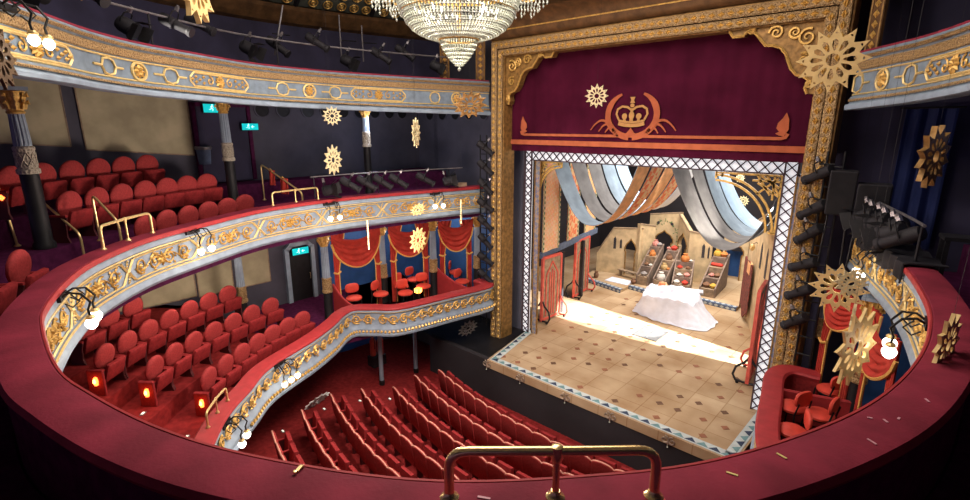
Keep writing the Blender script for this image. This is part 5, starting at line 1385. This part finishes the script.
# low table and white mat at the left of the market
t = thing('floor_mat', 'bright white mat on the platform before the low left wall', 'mat', (-10.1, 20.1, .14)); mb = MB(); mb.box((0, 0, 0), (1.1, .7, .02)); mb.build('mat', 'cloth_white', t)
mb = MB(); mb.lathe([(.06, 0), (.10, .05), (.12, .18), (.07, .26), (.09, .32)], 10); o = mb.build('clay_jar', 'g_brown', smooth=True); tag(o, 'small brown clay jar at the left end of the platform', 'jar'); o.location = (-11.15, 19.85, .13)
mb = MB(); mb.lathe([(.06, 0), (.10, .05), (.12, .14), (.07, .2), (.08, .24)], 10); o = mb.build('clay_jar', 'g_brown', smooth=True); tag(o, 'brown clay jar at the right end of the white mat', 'jar'); o.location = (-9.45, 20.15, .13)
t = thing('low_bench', 'low brown bench in front of the left market wall', 'bench', (-9.95, 20.85, .13), -.15)
mb = MB(); mb.box((0, 0, .30), (1.3, .22, .05)); mb.build('seat', 'scen_brown', t)
for sx in (-1, 1): mb = MB(); mb.box((sx * .55, 0, .14), (.06, .18, .28)); mb.build('leg', 'scen_brown', t)

# ================================================================== DUST-SHEETED TABLE
ds = thing('dust_sheet', 'white dust sheet draped over a bulky low heap in the middle of the stage', 'dust sheet', (-6.65, 18.0, 0), world=True)
def dsf(u, v):
    a = u * 2 * PI; t = v
    hx, hy = .98, .78
    e = 3.2
    ca, sa = math.cos(a), math.sin(a); rr = 1.0 / ((abs(ca) ** e + abs(sa) ** e) ** (1 / e))
    if t < .45: q = t / .45; x, y, z = hx * q * rr * ca, hy * q * rr * sa, .84 - .06 * q ** 3 + .22 * math.sin(ca * q * 4 + 1) * q * (1 - q) + .10 * math.sin(sa * 5 * q) + .10 * sa * q
    else:
        q = (t - .45) / .55; fl = 1 + q ** 1.3 * (.42 + .22 * math.cos(a + .6) + .16 * math.cos(2 * a + .9)) + .05 * q * math.sin(a * 7 + 1) + .03 * q * math.sin(a * 17 + 1)
        x, y = hx * rr * ca * fl, hy * rr * sa * fl; z = max(.02, (.78 + .10 * sa + .05 * math.sin(a * 3)) * (1 - q) ** 1.12 + .02 * math.sin(a * 13) * (1 - q))
    z += .018 * math.sin(x * 17 + y * 9) + .014 * math.sin(y * 23 - x * 5)
    R = .12
    return Vector((-6.92 + x * math.cos(R) - y * math.sin(R), 18.05 + x * math.sin(R) + y * math.cos(R), max(z, .02)))
mb = MB(); mb.sheet(dsf, 110, 26, .015); mb.build('sheet', 'cloth_white', ds, smooth=True)
mb = MB(); mb.lathe([(.02, 0), (.16, .02), (.20, .1), (.15, .2), (.02, .24)], 12); o = mb.build('cushion', 'patch_orange', smooth=True); tag(o, 'gold and red patterned cushion on the back left of the dust sheet', 'cushion'); o.location = (-7.45, 18.5, .80)
t = thing('folded_cloth', 'grey-white folded cloth with a dark underside at the back right of the dust sheet', 'cloth', (-6.3, 18.55, .86), .3)
mb = MB(); mb.box((0, 0, .02), (.75, .35, .05)); mb.build('lower_fold', 'taupe_cloth', t, bevel=.02); mb = MB(); mb.box((0, .02, .07), (.70, .32, .05)); mb.build('upper_fold', 'cloth_white', t, bevel=.02)

# ornate scroll hooks along the fore-stage wall
M['hook'] = mat('antique_hook', (.42, .34, .27), .4, metal=.4, var=.3)
for i, x in enumerate((-9.46, -8.15, -6.6, -5.25, -3.75)):
    t = thing('scroll_ornament', 'small metal scroll ornament on the black stage front, %s from the left' % ORD[i + 1], 'scroll ornament', (x, 10.46, -.14), 0, 'scroll ornaments on the stage front')
    mb = MB()
    for sg in (-1, 1): mb.tube([(p[0], -.02, p[1]) for p in spiral((sg * .09, 0), .11, 1.3, 1.5, sg, 16)], .018, 5)
    mb.tube([(0, -.02, -.05), (0, -.03, -.14)], .014, 5); mb.build('scroll', 'hook', t)
    mb = MB(); mb.lathe([(0, -.025), (.022, 0), (0, .025)], 8, (0, -.03, -.17), caps=False); mb.build('drop', 'crystal', t)
# ================================================================== HANGING STARS
def star_mesh(mb, R, th, n=12):
    """pierced rosette in the XZ plane: hub ring, spokes forking into petals, twelve points"""
    def P(r, a): return (r * R * math.sin(a), r * R * math.cos(a))
    st = 2 * PI / n
    def cell(outer, hole):
        """a flat cell with a hole: ring of quads on both faces, walls inside and out"""
        m = len(outer)
        vs = [(x, y, z) for y in (-th / 2, th / 2) for x, z in outer + hole]
        fs = []
        for k in range(m):
            k2 = (k + 1) % m
            fs += [(k, k2, m + k2, m + k), (2 * m + k, 3 * m + k, 3 * m + k2, 2 * m + k2), (k, 2 * m + k, 2 * m + k2, k2), (m + k, m + k2, 3 * m + k2, 3 * m + k)]
        mb.add(vs, fs)
    for k in range(n):
        a = k * st; h = st * .5
        out = [P(.19, a - h), P(.19, a), P(.19, a + h), P(.46, a + h), P(.68, a + h), P(.74, a), P(.68, a - h), P(.46, a - h)]
        hole = [P(.30, a - h * .38), P(.27, a), P(.30, a + h * .38), P(.46, a + h * .68), P(.57, a + h * .50), P(.63, a), P(.57, a - h * .50), P(.46, a - h * .68)]
        cell(out, hole)
        o2 = [P(.68, a - h), P(.74, a), P(.68, a + h), P(.80, a + h * .46), P(1.02, a), P(.80, a - h * .46)]
        h2 = [P(.775, a - h * .16), P(.80, a), P(.775, a + h * .16), P(.80, a + h * .2), P(.84, a), P(.80, a - h * .2)]
        h2 = [P(.785, a - h * .2), P(.775, a), P(.785, a + h * .2), P(.815, a + h * .2), P(.84, a), P(.815, a - h * .2)]
        cell(o2, h2)
def ring_star(label, loc, R, rotz, m='star', tilt=0.0, th=.03, wire=True, ztop=11.3, rotx=0.0):
    t = thing('hanging_star', label, 'hanging star', loc, rotz, 'pierced gold stars hung in the auditorium')
    mb = MB(); mb.T = Matrix.Rotation(rotx, 4, 'X') @ Matrix.Rotation(tilt, 4, 'Y'); star_mesh(mb, R, th); mb.build('star', m, t)
    if wire:
        mb = MB(); mb.tube([(0, 0, R * .95), (0, 0, ztop - loc[2])], .0016, 3); mb.build('hanging_wire', 'black', t)
def look(x, y): return math.atan2(-(0 - x), 0 - y) + PI      # turned to face the camera side
for lab, loc, R, rot, m, kw in (
    ('largest hanging star, in front of the upper right corner of the gilt frame', (-1.52, 9.40, 7.95), .47, 0, 'star', {}),
    ('cream hanging star on the crimson pelmet beside the wreath', (-6.70, 11.45, 7.70), .29, 0, 'star_pale', {}),
    ('big gold hanging star before the right-hand swag, next to a lit globe', (-1.02, 10.02, 4.31), .43, 0, 'star', {}),
    ('nearest right-hand gold star, seen at a slant beside the dazzling globe', (-.42, 6.72, 4.55), .46, 1.2, 'star', {'tilt': .1}),
    ('small pale star close behind the right-hand globe', (-.77, 8.99, 4.70), .22, .2, 'star_pale', {}),
    ('gold star seen edge-on like a rod in front of the right swag', (-.62, 8.30, 4.35), .24, 1.52, 'star_pale', {}),
    ('gold star seen nearly edge-on against the dark at the far right', (.25, 5.60, 5.17), .28, 1.35, 'star', {}),
    ('star turned almost side-on against the dark wall high at right', (-.16, 9.48, 6.57), .43, 1.22, 'gold_old', {'th': .07, 'tilt': .2}),
    ('small pale star just right of the first porthole pair', (-11.55, 6.98, 7.22), .24, 0, 'star_pale', {}),
    ('oval-looking turned star hanging above the crossed safety rail', (-11.35, 6.80, 6.15), .37, .95, 'star_pale', {}),
    ('slim turned star right of the slim fluted column', (-9.93, 8.32, 6.81), .36, 1.28, 'star_pale', {}),
    ('dull gold star overlapping the right end of the gallery front', (-7.96, 8.23, 7.43), .37, .15, 'gold_old', {'rotx': .7}),
    ('gold star whose lower points show at the top left edge', (-8.05, 2.88, 8.84), .46, 1.1, 'star', {'th': .07}),
    ('star seen edge-on in front of the first red swag', (-9.98, 6.77, 4.44), .36, 1.56, 'star_pale', {}),
    ('upper of two small stars before the middle red swag', (-9.57, 8.0, 4.95), .20, .4, 'star', {'rotx': .5}),
    ('lower of two small stars before the middle red swag', (-9.45, 7.87, 4.21), .32, .85, 'star', {}),
    ('star seen edge-on in front of the farthest red swag', (-8.76, 8.71, 4.90), .30, 1.53, 'star_pale', {}),
    ('dark unlit star at the far left edge by the gallery front', (-7.32, .66, 7.68), .32, 1.15, 'star_unlit', {}),
    ('tip of a gold star showing at the top edge left of the picture', (-9.36, 1.84, 9.02), .32, .4, 'star', {}),
    ('small gold star hanging deep over the stage, lower of two', (-5.78, 21.64, 4.05), .22, 0, 'star_pale', {'ztop': 8}),
    ('small gold star hanging deep over the stage, upper of two', (-6.02, 21.72, 4.94), .18, 0, 'star_pale', {'ztop': 8}),
    ('grey star hanging in the shade under the end of the left box', (-11.1, 11.3, .30), .36, .5, 'star_grey', {'ztop': 1.0, 'rotx': .4}),
    ('grey star in the gloom below the dress circle front', (-10.75, 5.5, .25), .34, .6, 'star_grey', {'ztop': 1.02, 'rotx': .7})):
    if m == 'star_unlit' and m not in M: M[m] = mat('unlit_star_card', (.10, .06, .03), .6, var=.3)  # lack of light painted dark into this star's card
    if m == 'star_grey' and m not in M: M[m] = mat('grey_star_card', (.36, .35, .34), .6, var=.2)
    base = math.atan2(loc[1], loc[0]) - PI / 2
    ring_star(lab, loc, R, base + rot, m, **kw)

# ================================================================== CHANDELIER
CX, CY = -6.19, 6.15
ch = thing('chandelier', 'huge crystal chandelier with a beaded bowl and stepped lower basket', 'chandelier', (CX, CY, 7.88), world=True)
bowl = [(.31, 8.35), (.45, 8.37), (.60, 8.42), (.73, 8.49), (.83, 8.59), (.90, 8.71), (.95, 8.83), (.98, 8.95), (.99, 9.08), (.95, 9.2)]
def prof_at(t):
    q = t * (len(bowl) - 1); i = min(len(bowl) - 2, int(q)); f = q - i
    return (bowl[i][0] + (bowl[i + 1][0] - bowl[i][0]) * f, bowl[i][1] + (bowl[i + 1][1] - bowl[i][1]) * f)
def bead(mb, c, r, h=1.25):
    c = Vector(c); mb.add([c + Vector((r, 0, 0)), c + Vector((0, r, 0)), c + Vector((-r, 0, 0)), c + Vector((0, -r, 0)), c + Vector((0, 0, r * h)), c + Vector((0, 0, -r * h))],
                          [(0, 1, 4), (1, 2, 4), (2, 3, 4), (3, 0, 4), (1, 0, 5), (2, 1, 5), (3, 2, 5), (0, 3, 5)])
NS = 96
proto = None
for k in range(NS):
    a = 2 * PI * k / NS
    if proto is None:
        mb = MB()
        for i in range(34):
            r, z = prof_at(i / 33); bead(mb, (CX + r, CY, z), .013 + .008 * (i % 3 == 0) + .008 * r)
        o = mb.build('crystal_strand', 'crystal', ch)
        # rotate about the chandelier axis: mesh is already relative to the base
        proto = o
    else:
        o = proto.copy(); COL.objects.link(o)
    o.rotation_euler = (0, 0, a)
mb = MB(); 
for r, z, w in ((.31, 8.345, .022), (.99, 9.08, .03), (.92, 8.75, .010)):
    mb.tube([(CX + r * math.cos(a), CY + r * math.sin(a), z) for a in [2 * PI * k / 40 for k in range(40)]], w, 6, closed=True)
mb.tube([(CX, CY, 8.3), (CX, CY, 11.5)], .025, 6)
for k in range(8):
    a = 2 * PI * k / 8; mb.tube([(CX, CY, 9.6), (CX + .99 * math.cos(a), CY + .99 * math.sin(a), 9.08)], .012, 5)
mb.build('gilt_hoops', 'gold', ch)
mb = MB()
tiers = [(.305, 8.33, 8.25), (.275, 8.25, 8.18), (.235, 8.18, 8.12), (.195, 8.12, 8.06), (.155, 8.06, 8.01), (.115, 8.01, 7.97), (.075, 7.97, 7.93)]
for r, z1, z0 in tiers:
    n = max(8, int(2 * PI * r / .042))
    for k in range(n):
        a = 2 * PI * k / n; R = Matrix.Rotation(a, 3, 'Z'); c = Vector((CX, CY, 0)) + R @ Vector((r, 0, 0))
        mb.add([c + R @ Vector((0, -.017, z1)), c + R @ Vector((0, .017, z1)), c + R @ Vector((-.01, .017, z0 + .01)), c + R @ Vector((-.01, -.017, z0 + .01)), c + R @ Vector((.012, 0, (z1 + z0) / 2)), c + R @ Vector((-.012, 0, (z1 + z0) / 2))],
               [(0, 1, 4), (1, 2, 4), (2, 3, 4), (3, 0, 4), (1, 0, 5), (2, 1, 5), (3, 2, 5), (0, 3, 5)])
mb.build('stepped_basket', 'crystal', ch)
mb = MB(); mb.lathe([(0, -.035), (.03, -.01), (.03, .01), (0, .035)], 8, (CX, CY, 7.89), caps=False); mb.build('crystal_drop', 'crystal', ch)
rr = random.Random(11)
for k in range(44):
    mb = MB()
    a = rr.uniform(0, 2 * PI); r = rr.uniform(.35, .80); z = 8.45 + .32 * (r - .3) / .5 + rr.uniform(0, .3)
    mb.lathe([(.0, -.022), (.018, 0), (.013, .022), (0, .05)], 6, (CX + r * math.cos(a), CY + r * math.sin(a), z), caps=False); mb.build('glint_bulb', 'crystal_glint', ch)  # glowing bulbs, scattered to stand for glints in the crystal too
for k in range(14):
    a = 2 * PI * k / 14 + .2
    mb = MB(); P = [(CX + r * math.cos(a), CY + r * math.sin(a), z) for r, z in ((.98, 9.1), (1.15, 9.0), (1.32, 9.02), (1.42, 9.15))]
    mb.tube(P, .014, 5)
    arm = mb.build('arm', 'gold', ch)
    mb = MB()
    for i in range(7):
        r = 1.05 + .06 * i; n = 3 + (i * 2) % 3
        for j in range(n): bead(mb, (CX + r * math.cos(a + .02 * (j % 2)), CY + r * math.sin(a + .02 * (j % 2)), 8.97 - .05 * j), .022, 1.5)
    mb.build('crystal_pendants', 'crystal', arm)

# ================================================================== STAGE LANTERNS
LAN = {}
def lantern(label, loc, d, s=1.0, grp=None, kind='profile'):
    """theatre lantern; local -Z is the beam. The yoke and clamp hang it from the bar above"""
    if kind not in LAN:
        t = thing('stage_lantern', 'x', 'stage lantern')
        mb = MB()
        if kind == 'profile':
            mb.lathe([(.02, .30), (.10, .29), (.115, .24), (.115, .02), (.09, .0), (.085, -.28), (.105, -.30), (.105, -.36), (.08, -.36)], 14)
        else:
            mb.lathe([(.03, .16), (.13, .14), (.15, .08), (.15, -.12), (.17, -.14), (.17, -.17), (.13, -.17)], 14)
        mb.build('body', 'black2', t, smooth=True)
        mb = MB(); mb.lathe([(0, -.02), (.078, -.02), (.078, 0), (0, 0)], 12, (0, 0, -.33 if kind == 'profile' else -.14), caps=False); mb.build('lens', 'steel', t)
        mb = MB(); mb.tube([(-.13, 0, .05), (-.145, .10, .06), (-.12, .22, .06), (0, .26, .06), (.12, .22, .06), (.145, .10, .06), (.13, 0, .05)], .014, 5); mb.build('yoke', 'black', t)
        mb = MB(); mb.box((0, .29, .06), (.06, .08, .06)); mb.tube([(0, .32, .06), (0, .37, .06)], .03, 6); mb.build('clamp', 'steel', t)
        if kind != 'profile':
            for k in range(4):
                mb = MB(); a = PI / 2 * k; R = Matrix.Rotation(a, 3, 'Z'); vs = [R @ Vector(p) for p in ((-.14, .17, -.17), (.14, .17, -.17), (.17, .26, -.32), (-.17, .26, -.32))]
                vs += [v + Vector((0, 0, .008)) for v in vs]; mb.add(vs, [(0, 1, 2, 3), (7, 6, 5, 4), (0, 4, 5, 1), (1, 5, 6, 2), (2, 6, 7, 3), (3, 7, 4, 0)]); mb.build('barn_door', 'black', t)
        LAN[kind] = t
    else: t = dup(LAN[kind])
    tag(t, label, 'stage lantern', grp)
    if not grp and 'group' in t: del t['group']
    dv = Vector(d).normalized()
    q = (-dv).to_track_quat('Z', 'Y'); t.rotation_euler = q.to_euler(); t.location = loc; t.scale = (s, s, s)
def pipe_bar(name, label, pts, r=.024, stands=(), cat='lighting bar', m='steel', zf_=4.3):
    t = thing(name, label, cat, tuple(pts[0]), world=True)
    mb = MB(); mb.tube(pts, r, 8); mb.build('pipe', m, t, smooth=True)
    for p, z in stands: mb = MB(); mb.tube([Vector(p), Vector((p[0], p[1], z))], r * .9, 7); mb.build('stand', 'black2', t)
    return t
# bar over the left upper rail
P = [U.at(s, .18, 5.66 - .0 * s) for s in [5.6 - .35 * i for i in range(15)]]
pipe_bar('lighting_bar', 'thin lighting bar running over the left velvet rail towards the stage', P, .018, [(tuple(U.at(s, .18, 5.66)), 5.06) for s in (5.5, 3.6, 1.2)])
for i, (s, dx, dz, k) in enumerate(((4.55, .25, -.7, 'profile'), (4.05, .3, -.75, 'profile'), (3.55, .3, -.75, 'profile'), (3.05, .35, -.75, 'profile'), (2.15, .3, -.7, 'profile'), (5.2, .6, .2, 'flood'), (1.35, .7, .25, 'flood'))):
    p = U.at(s, .02, 5.40 if k == 'profile' else 5.28)
    lantern(('black profile lantern tilted over the left velvet rail, %s from the left' % ORD[i + 1]) if k == 'profile' else ('small black flood lantern at the %s end of the left lighting bar' % ('near' if s > 4 else 'stage')), tuple(p), (.75, .85, dz), .95, 'lanterns over the left velvet rail', k)
mb = MB(); mb.box((0, 0, .06), (.35, .16, .12)); t = mb.build('junction_box', 'scen_brown'); tag(t, 'small brown wooden box on the far end of the left velvet rail', 'box'); t.location = U.at(.75, .2, 5.06); t.rotation_euler = (0, 0, 1.4)
# ladders of lanterns at both sides of the proscenium
def ladder(name, label, x, y, z0, z1, zs, d, side):
    t = thing('lantern_ladder', label, 'lantern ladder', (x, y, z0), world=True)
    for sx in (-.14, .14): mb = MB(); mb.tube([(x + sx, y, z0), (x + sx, y, z1)], .022, 7); mb.build('rail', 'black', t)
    for k in range(int((z1 - z0) / .4)): mb = MB(); mb.tube([(x - .14, y, z0 + .2 + .4 * k), (x + .14, y, z0 + .2 + .4 * k)], .016, 6); mb.build('rung', 'black', t)
    for i, z in enumerate(zs):
        mb = MB(); mb.tube([(x, y - .02, z + .2), (x + d[0] * .35, y - .05, z + .2)], .018, 6); mb.build('outrigger', 'black', t)
        lantern('black lantern on the %s lantern ladder, %s from the top' % (side, ORD[i + 1]), (x + d[0] * .30, y - .12, z), (d[0], d[1], d[2] - .12 * (i % 3)), .95, 'lanterns on the %s ladder' % side)
ladder('r', 'tall black lantern ladder standing before the right side of the gilt frame', -1.62, 11.95, 2.0, 6.5, (6.05, 5.35, 4.85, 4.2, 3.6, 2.95), (-.72, .45, -.42), 'right')
ladder('l', 'tall black lantern ladder standing before the left side of the gilt frame', -10.98, 11.95, .3, 6.7, (6.3, 5.7, 5.1, 4.5, 3.9, 3.3, 2.7, 2.1), (.55, .35, -.5), 'left')
# speakers
def speaker(label, x, y, z, w, h, dp, rz):
    t = thing('loudspeaker', label, 'loudspeaker', (x, y, z), rz, 'black loudspeakers at the right')
    mb = MB(); mb.box((0, 0, h / 2), (w, dp, h)); mb.build('cabinet', 'black2', t, bevel=.02)
    mb = MB(); mb.box((0, -dp / 2 - .008, h / 2), (w * .9, .016, h * .92)); mb.build('grille', 'black', t)
    mb = MB()
    for sx in (-1, 1): mb.tube([(sx * w * .35, 0, 0), (sx * w * .42, 0, 4.3 - z)], .02, 6)
    mb.build('stand', 'black', t)
speaker('tall black loudspeaker beside the right lantern ladder', -1.42, 11.75, 5.32, .44, .84, .45, .15)
speaker('lower, wider black loudspeaker to the right of the tall one', -.92, 11.80, 5.30, .52, .64, .45, .1)
# clutter of the right upper rail: bar, lanterns and black cloth
P = [U.at(U.L - s, .10, 5.62) for s in [.3 + .2 * i for i in range(15)]]
pipe_bar('lighting_bar', 'pale metal bar curving over the right velvet rail', P, .022, [(tuple(U.at(U.L - s, .10, 5.62)), 5.06) for s in (.5, 1.7, 3.0)])
for i, s in enumerate((.75, 1.15, 1.55, 1.95, 2.35, 2.75)):
    lantern('black lantern in the cluster over the right velvet rail, %s from the stage' % ORD[i + 1], tuple(U.at(U.L - s, -.05, 5.36)), (-.85, .5, -.45 - .1 * (i % 2)), 1.0, 'lanterns over the right velvet rail', 'profile' if i % 2 else 'flood')
t = thing('black_drape', 'black cloth draped over the right velvet rail under the lanterns', 'drape', tuple(U.at(U.L - 2.5, 0, 5.0)), world=True)
def bd_(u, v):
    s = U.L - .6 - 2.7 * u
    if v < .5: d = .40 - .50 * (v / .5); z = 5.09 + .02 * math.sin(u * 40)
    else: d = -.10 - .03 * math.sin(u * 50); z = 5.09 - .26 * (v - .5) / .5 * (1.0 + .25 * math.sin(u * 13))
    return U.at(s, d, z)
mb = MB(); mb.sheet(bd_, 60, 12, .02); mb.build('cloth', 'black2', t, smooth=True)
# gallery: front bar with big lanterns
P = [G.at(s, .62, 9.0) for s in [12.8 - .4 * i for i in range(30)]]
pipe_bar('lighting_bar', 'long pale lighting bar behind the topmost gallery front', P, .022, [(tuple(G.at(s, .62, 9.0)), 8.0) for s in (12, 9, 6, 3)])
rr = random.Random(4)
for i in range(13):
    s = 11.9 - i * .86
    lantern('big black lantern behind the gallery front, %s from the left' % ORD[i + 1], tuple(G.at(s, .55 + .25 * (i % 2), 8.72 + .35 * ((i * 7) % 3) / 2)), (.8, .55 + .3 * rr.random(), -.5 - .3 * rr.random()), .95, 'lanterns behind the gallery front', 'profile' if i % 3 else 'flood')
for i, (s, z0, z1, dd) in enumerate(((5.85, 8.7, 9.9, .1), (4.2, 8.75, 9.9, .0), (3.6, 8.75, 9.7, .05))):
    t = thing('scaffold_pole', 'thin pale pole behind the gallery front, %s from the left' % ORD[i + 1], 'pole', tuple(G.at(s, 1.0, z0)), world=True, group='poles behind the gallery front')
    mb = MB(); mb.tube([G.at(s, 1.0, z0), G.at(s - .3 * (i == 0), 1.0, z1)], .02, 6); mb.build('pole', 'steel', t); mb = MB(); mb.tube([G.at(s, 1.0, z0 + .5), G.at(s - .5, 1.2, z0 + .55)], .015, 6); mb.build('cross_bar', 'black', t)
# fire extinguisher under the left box; royal blue curtain at right
t = thing('fire_extinguisher', 'red fire extinguisher on the wall left of the nearer slim post', 'fire extinguisher', (-13.0, 8.75, -.75))
for dx in (0, .22):
    mb = MB(); mb.lathe([(.09, 0), (.10, .03), (.10, .50), (.07, .58), (.03, .62), (.03, .68)], 12, (dx * .5, dx, .35)); mb.build('cylinder', 'red_paint', t, smooth=True)
mb = MB(); mb.tube([(0, 0, 1.02), (.08, 0, 1.0), (.12, 0, .8), (.1, 0, .6)], .015, 5); mb.build('hose', 'black', t); mb = MB(); mb.box((.05, .1, .17), (.35, .5, .34)); mb.build('stand', 'black2', t)
t = thing('blue_curtain', 'dark blue curtain hanging at the right behind the loudspeakers', 'curtain', (-.55, 13.1, 4.3), world=True)
mb = MB(); mb.sheet(lambda u, v: Vector((-.75 + .75 * u, 13.05 + .05 * math.sin(u * 18), 4.6 + 2.7 * v)), 24, 3, .02); mb.build('cloth', 'navy_cloth', t, smooth=True)
mb = MB(); mb.tube([(-.85, 13.0, 7.32), (.1, 13.0, 7.32)], .02, 6); mb.build('rod', 'black', t)
# low dark furniture at right
t = thing('side_table', 'dark table in the gloom at the right of the upper circle', 'table', (.62, 10.9, 4.3), .2)
mb = MB(); mb.box((0, 0, .95), (1.0, .4, .06)); mb.build('table_top', 'black2', t)
for sx in (-1, 1):
    for sy in (-1, 1): mb = MB(); mb.box((sx * .45, sy * .16, .46), (.06, .06, .92)); mb.build('leg', 'black2', t)

# ================================================================== LIGHT
def point(name, loc, e, col=(1, .85, .68), r=.25):
    L = bpy.data.lights.new(name, 'POINT'); L.energy = e; L.color = col; L.shadow_soft_size = r
    o = bpy.data.objects.new(name, L); COL.objects.link(o); o.location = loc; return o
def area(name, loc, d, sx, sy, e, col=(1, .9, .78), spread=PI):
    L = bpy.data.lights.new(name, 'AREA'); L.shape = 'RECTANGLE'; L.size = sx; L.size_y = sy; L.energy = e; L.color = col; L.spread = spread
    o = bpy.data.objects.new(name, L); COL.objects.link(o); o.location = loc
    o.rotation_euler = (-Vector(d)).to_track_quat('Z', 'Y').to_euler(); return o
def spot(name, loc, tgt, e, ang, col=(1, .92, .82), blend=.4, r=.12):
    L = bpy.data.lights.new(name, 'SPOT'); L.energy = e; L.color = col; L.spot_size = math.radians(ang); L.spot_blend = blend; L.shadow_soft_size = r
    o = bpy.data.objects.new(name, L); COL.objects.link(o); o.location = loc
    o.rotation_euler = (Vector(loc) - Vector(tgt)).to_track_quat('Z', 'Y').to_euler(); return o
LK = 1.0
point('chandelier_glow', (CX, CY, 8.75), 55, (1, .88, .72), .35)
area('house_light', (AX, 6.0, 11.4), (0, 0, -1), 7, 7, 1050, (1, .88, .80))
point('upper_fill', (-5.6, 4.6, 10.4), 190, (1, .86, .74), .5)
area('stage_batten', (AX, 17.6, 7.2), (0, .15, -1), 6, 1.2, 220, (.95, .97, 1))
point('stalls_wash', (-8.2, 6.2, 4.6), 820, (1, .80, .70), .6)
point('under_upper_circle_fill', (-13.0, 3.9, 3.6), 62, (1, .82, .66), .3)  # unseen lamps added below the soffit to brighten the dress circle seats
point('under_upper_circle_fill', (-11.7, 2.8, 3.7), 60, (1, .82, .66), .3)
point('under_gallery_fill', (-13.2, 3.4, 7.4), 16, (1, .86, .72), .3)  # unseen lamps added below the gallery for the upper circle and its wall
point('under_gallery_fill', (-13.4, 9.5, 7.1), 90, (.75, .80, 1), .3)
point('box_fill', (-13.9, 8.7, 3.4), 46, (1, .85, .72), .2)  # unseen lamps added inside the left boxes as fill
point('box_fill', (-13.9, 10.6, 3.4), 55, (1, .85, .72), .2)
point('box_fill', (-13.2, 12.2, 3.4), 40, (1, .85, .72), .2)
point('pit_fill', (-13.2, 9.4, .5), 14, (.85, .88, 1), .2)  # unseen lamp added to brighten the blue wall under the box
point('right_fill', (1.6, 11.0, 7.2), 8, (.55, .6, 1), .4)
point('box_fill', (.25, 10.6, 3.4), 9, (1, .85, .72), .2)  # another added fill, for the right-hand box
area('stage_batten', (AX, 16, 7.8), (0, 0, -1), 7, 4, 170, (1, .93, .84))
area('stage_batten', (AX, 20.5, 6.8), (0, 0, -1), 7, 3, 1000, (1, .90, .78))
spot('stage_side_fill', (-2.95, 13.6, 5.0), (-10.2, 16.2, 3.6), 2000, 60, (1, .93, .84), .6)  # added side lamp that brightens the hanging banners
spot('stage_side_fill', (-2.95, 13.5, 3.0), (-10.2, 15.8, 1.2), 600, 50, (1, .93, .84), .6)  # lower added side lamp, for the red screens
for tx_, an_, en_ in ((-4.3, 19, 11000), (-6.1, 16, 19000), (-8.2, 13.5, 30000), (-10.0, 11, 42000)): spot('wing_light', (.3, 15.8, 4.5), (tx_, 15.9, 0), en_, an_, (1, .98, .96), .12, .05)
spot('front_of_house', (-11.8, 3.0, 8.9), (-5.2, 16, 1), 1900, 42)
spot('front_of_house', (-1.0, 3.5, 8.9), (-7.2, 15, 1.2), 1900, 42)
spot('curtain_wash', (-8.6, 3.6, 8.9), (-7.6, 12.5, 7.0), 60, 50, (1, .8, .7), .9)
# ================================================================== WORLD, CAMERA
w = bpy.data.worlds.new('world'); sc.world = w; w.use_nodes = True
bg = w.node_tree.nodes['Background']; bg.inputs['Color'].default_value = (.10, .07, .16, 1); bg.inputs['Strength'].default_value = 1.5
cam = bpy.data.cameras.new('camera'); co = bpy.data.objects.new('camera', cam); COL.objects.link(co); sc.camera = co
cam.sensor_width = 36; cam.lens = 36 * 500 / 970; cam.clip_start = .05
co.location = (0, 0, 7)
pit = math.atan(125 / 500); yaw = math.radians(42.4)
co.rotation_euler = (PI / 2 - pit, 0, yaw)
vs_ = sc.view_settings; vs_.view_transform = 'Standard'; vs_.look = 'None'; vs_.exposure = 0.0; vs_.gamma = 1.0; vs_.use_curve_mapping = False
sc.display_settings.display_device = 'sRGB'
sc.cycles.max_bounces = 6; sc.cycles.diffuse_bounces = 3; sc.cycles.sample_clamp_indirect = 4; sc.cycles.caustics_reflective = False; sc.cycles.caustics_refractive = False
sc.cycles.use_denoising = True
for o in list(COL.objects):
    if '_w' in o: del o['_w']
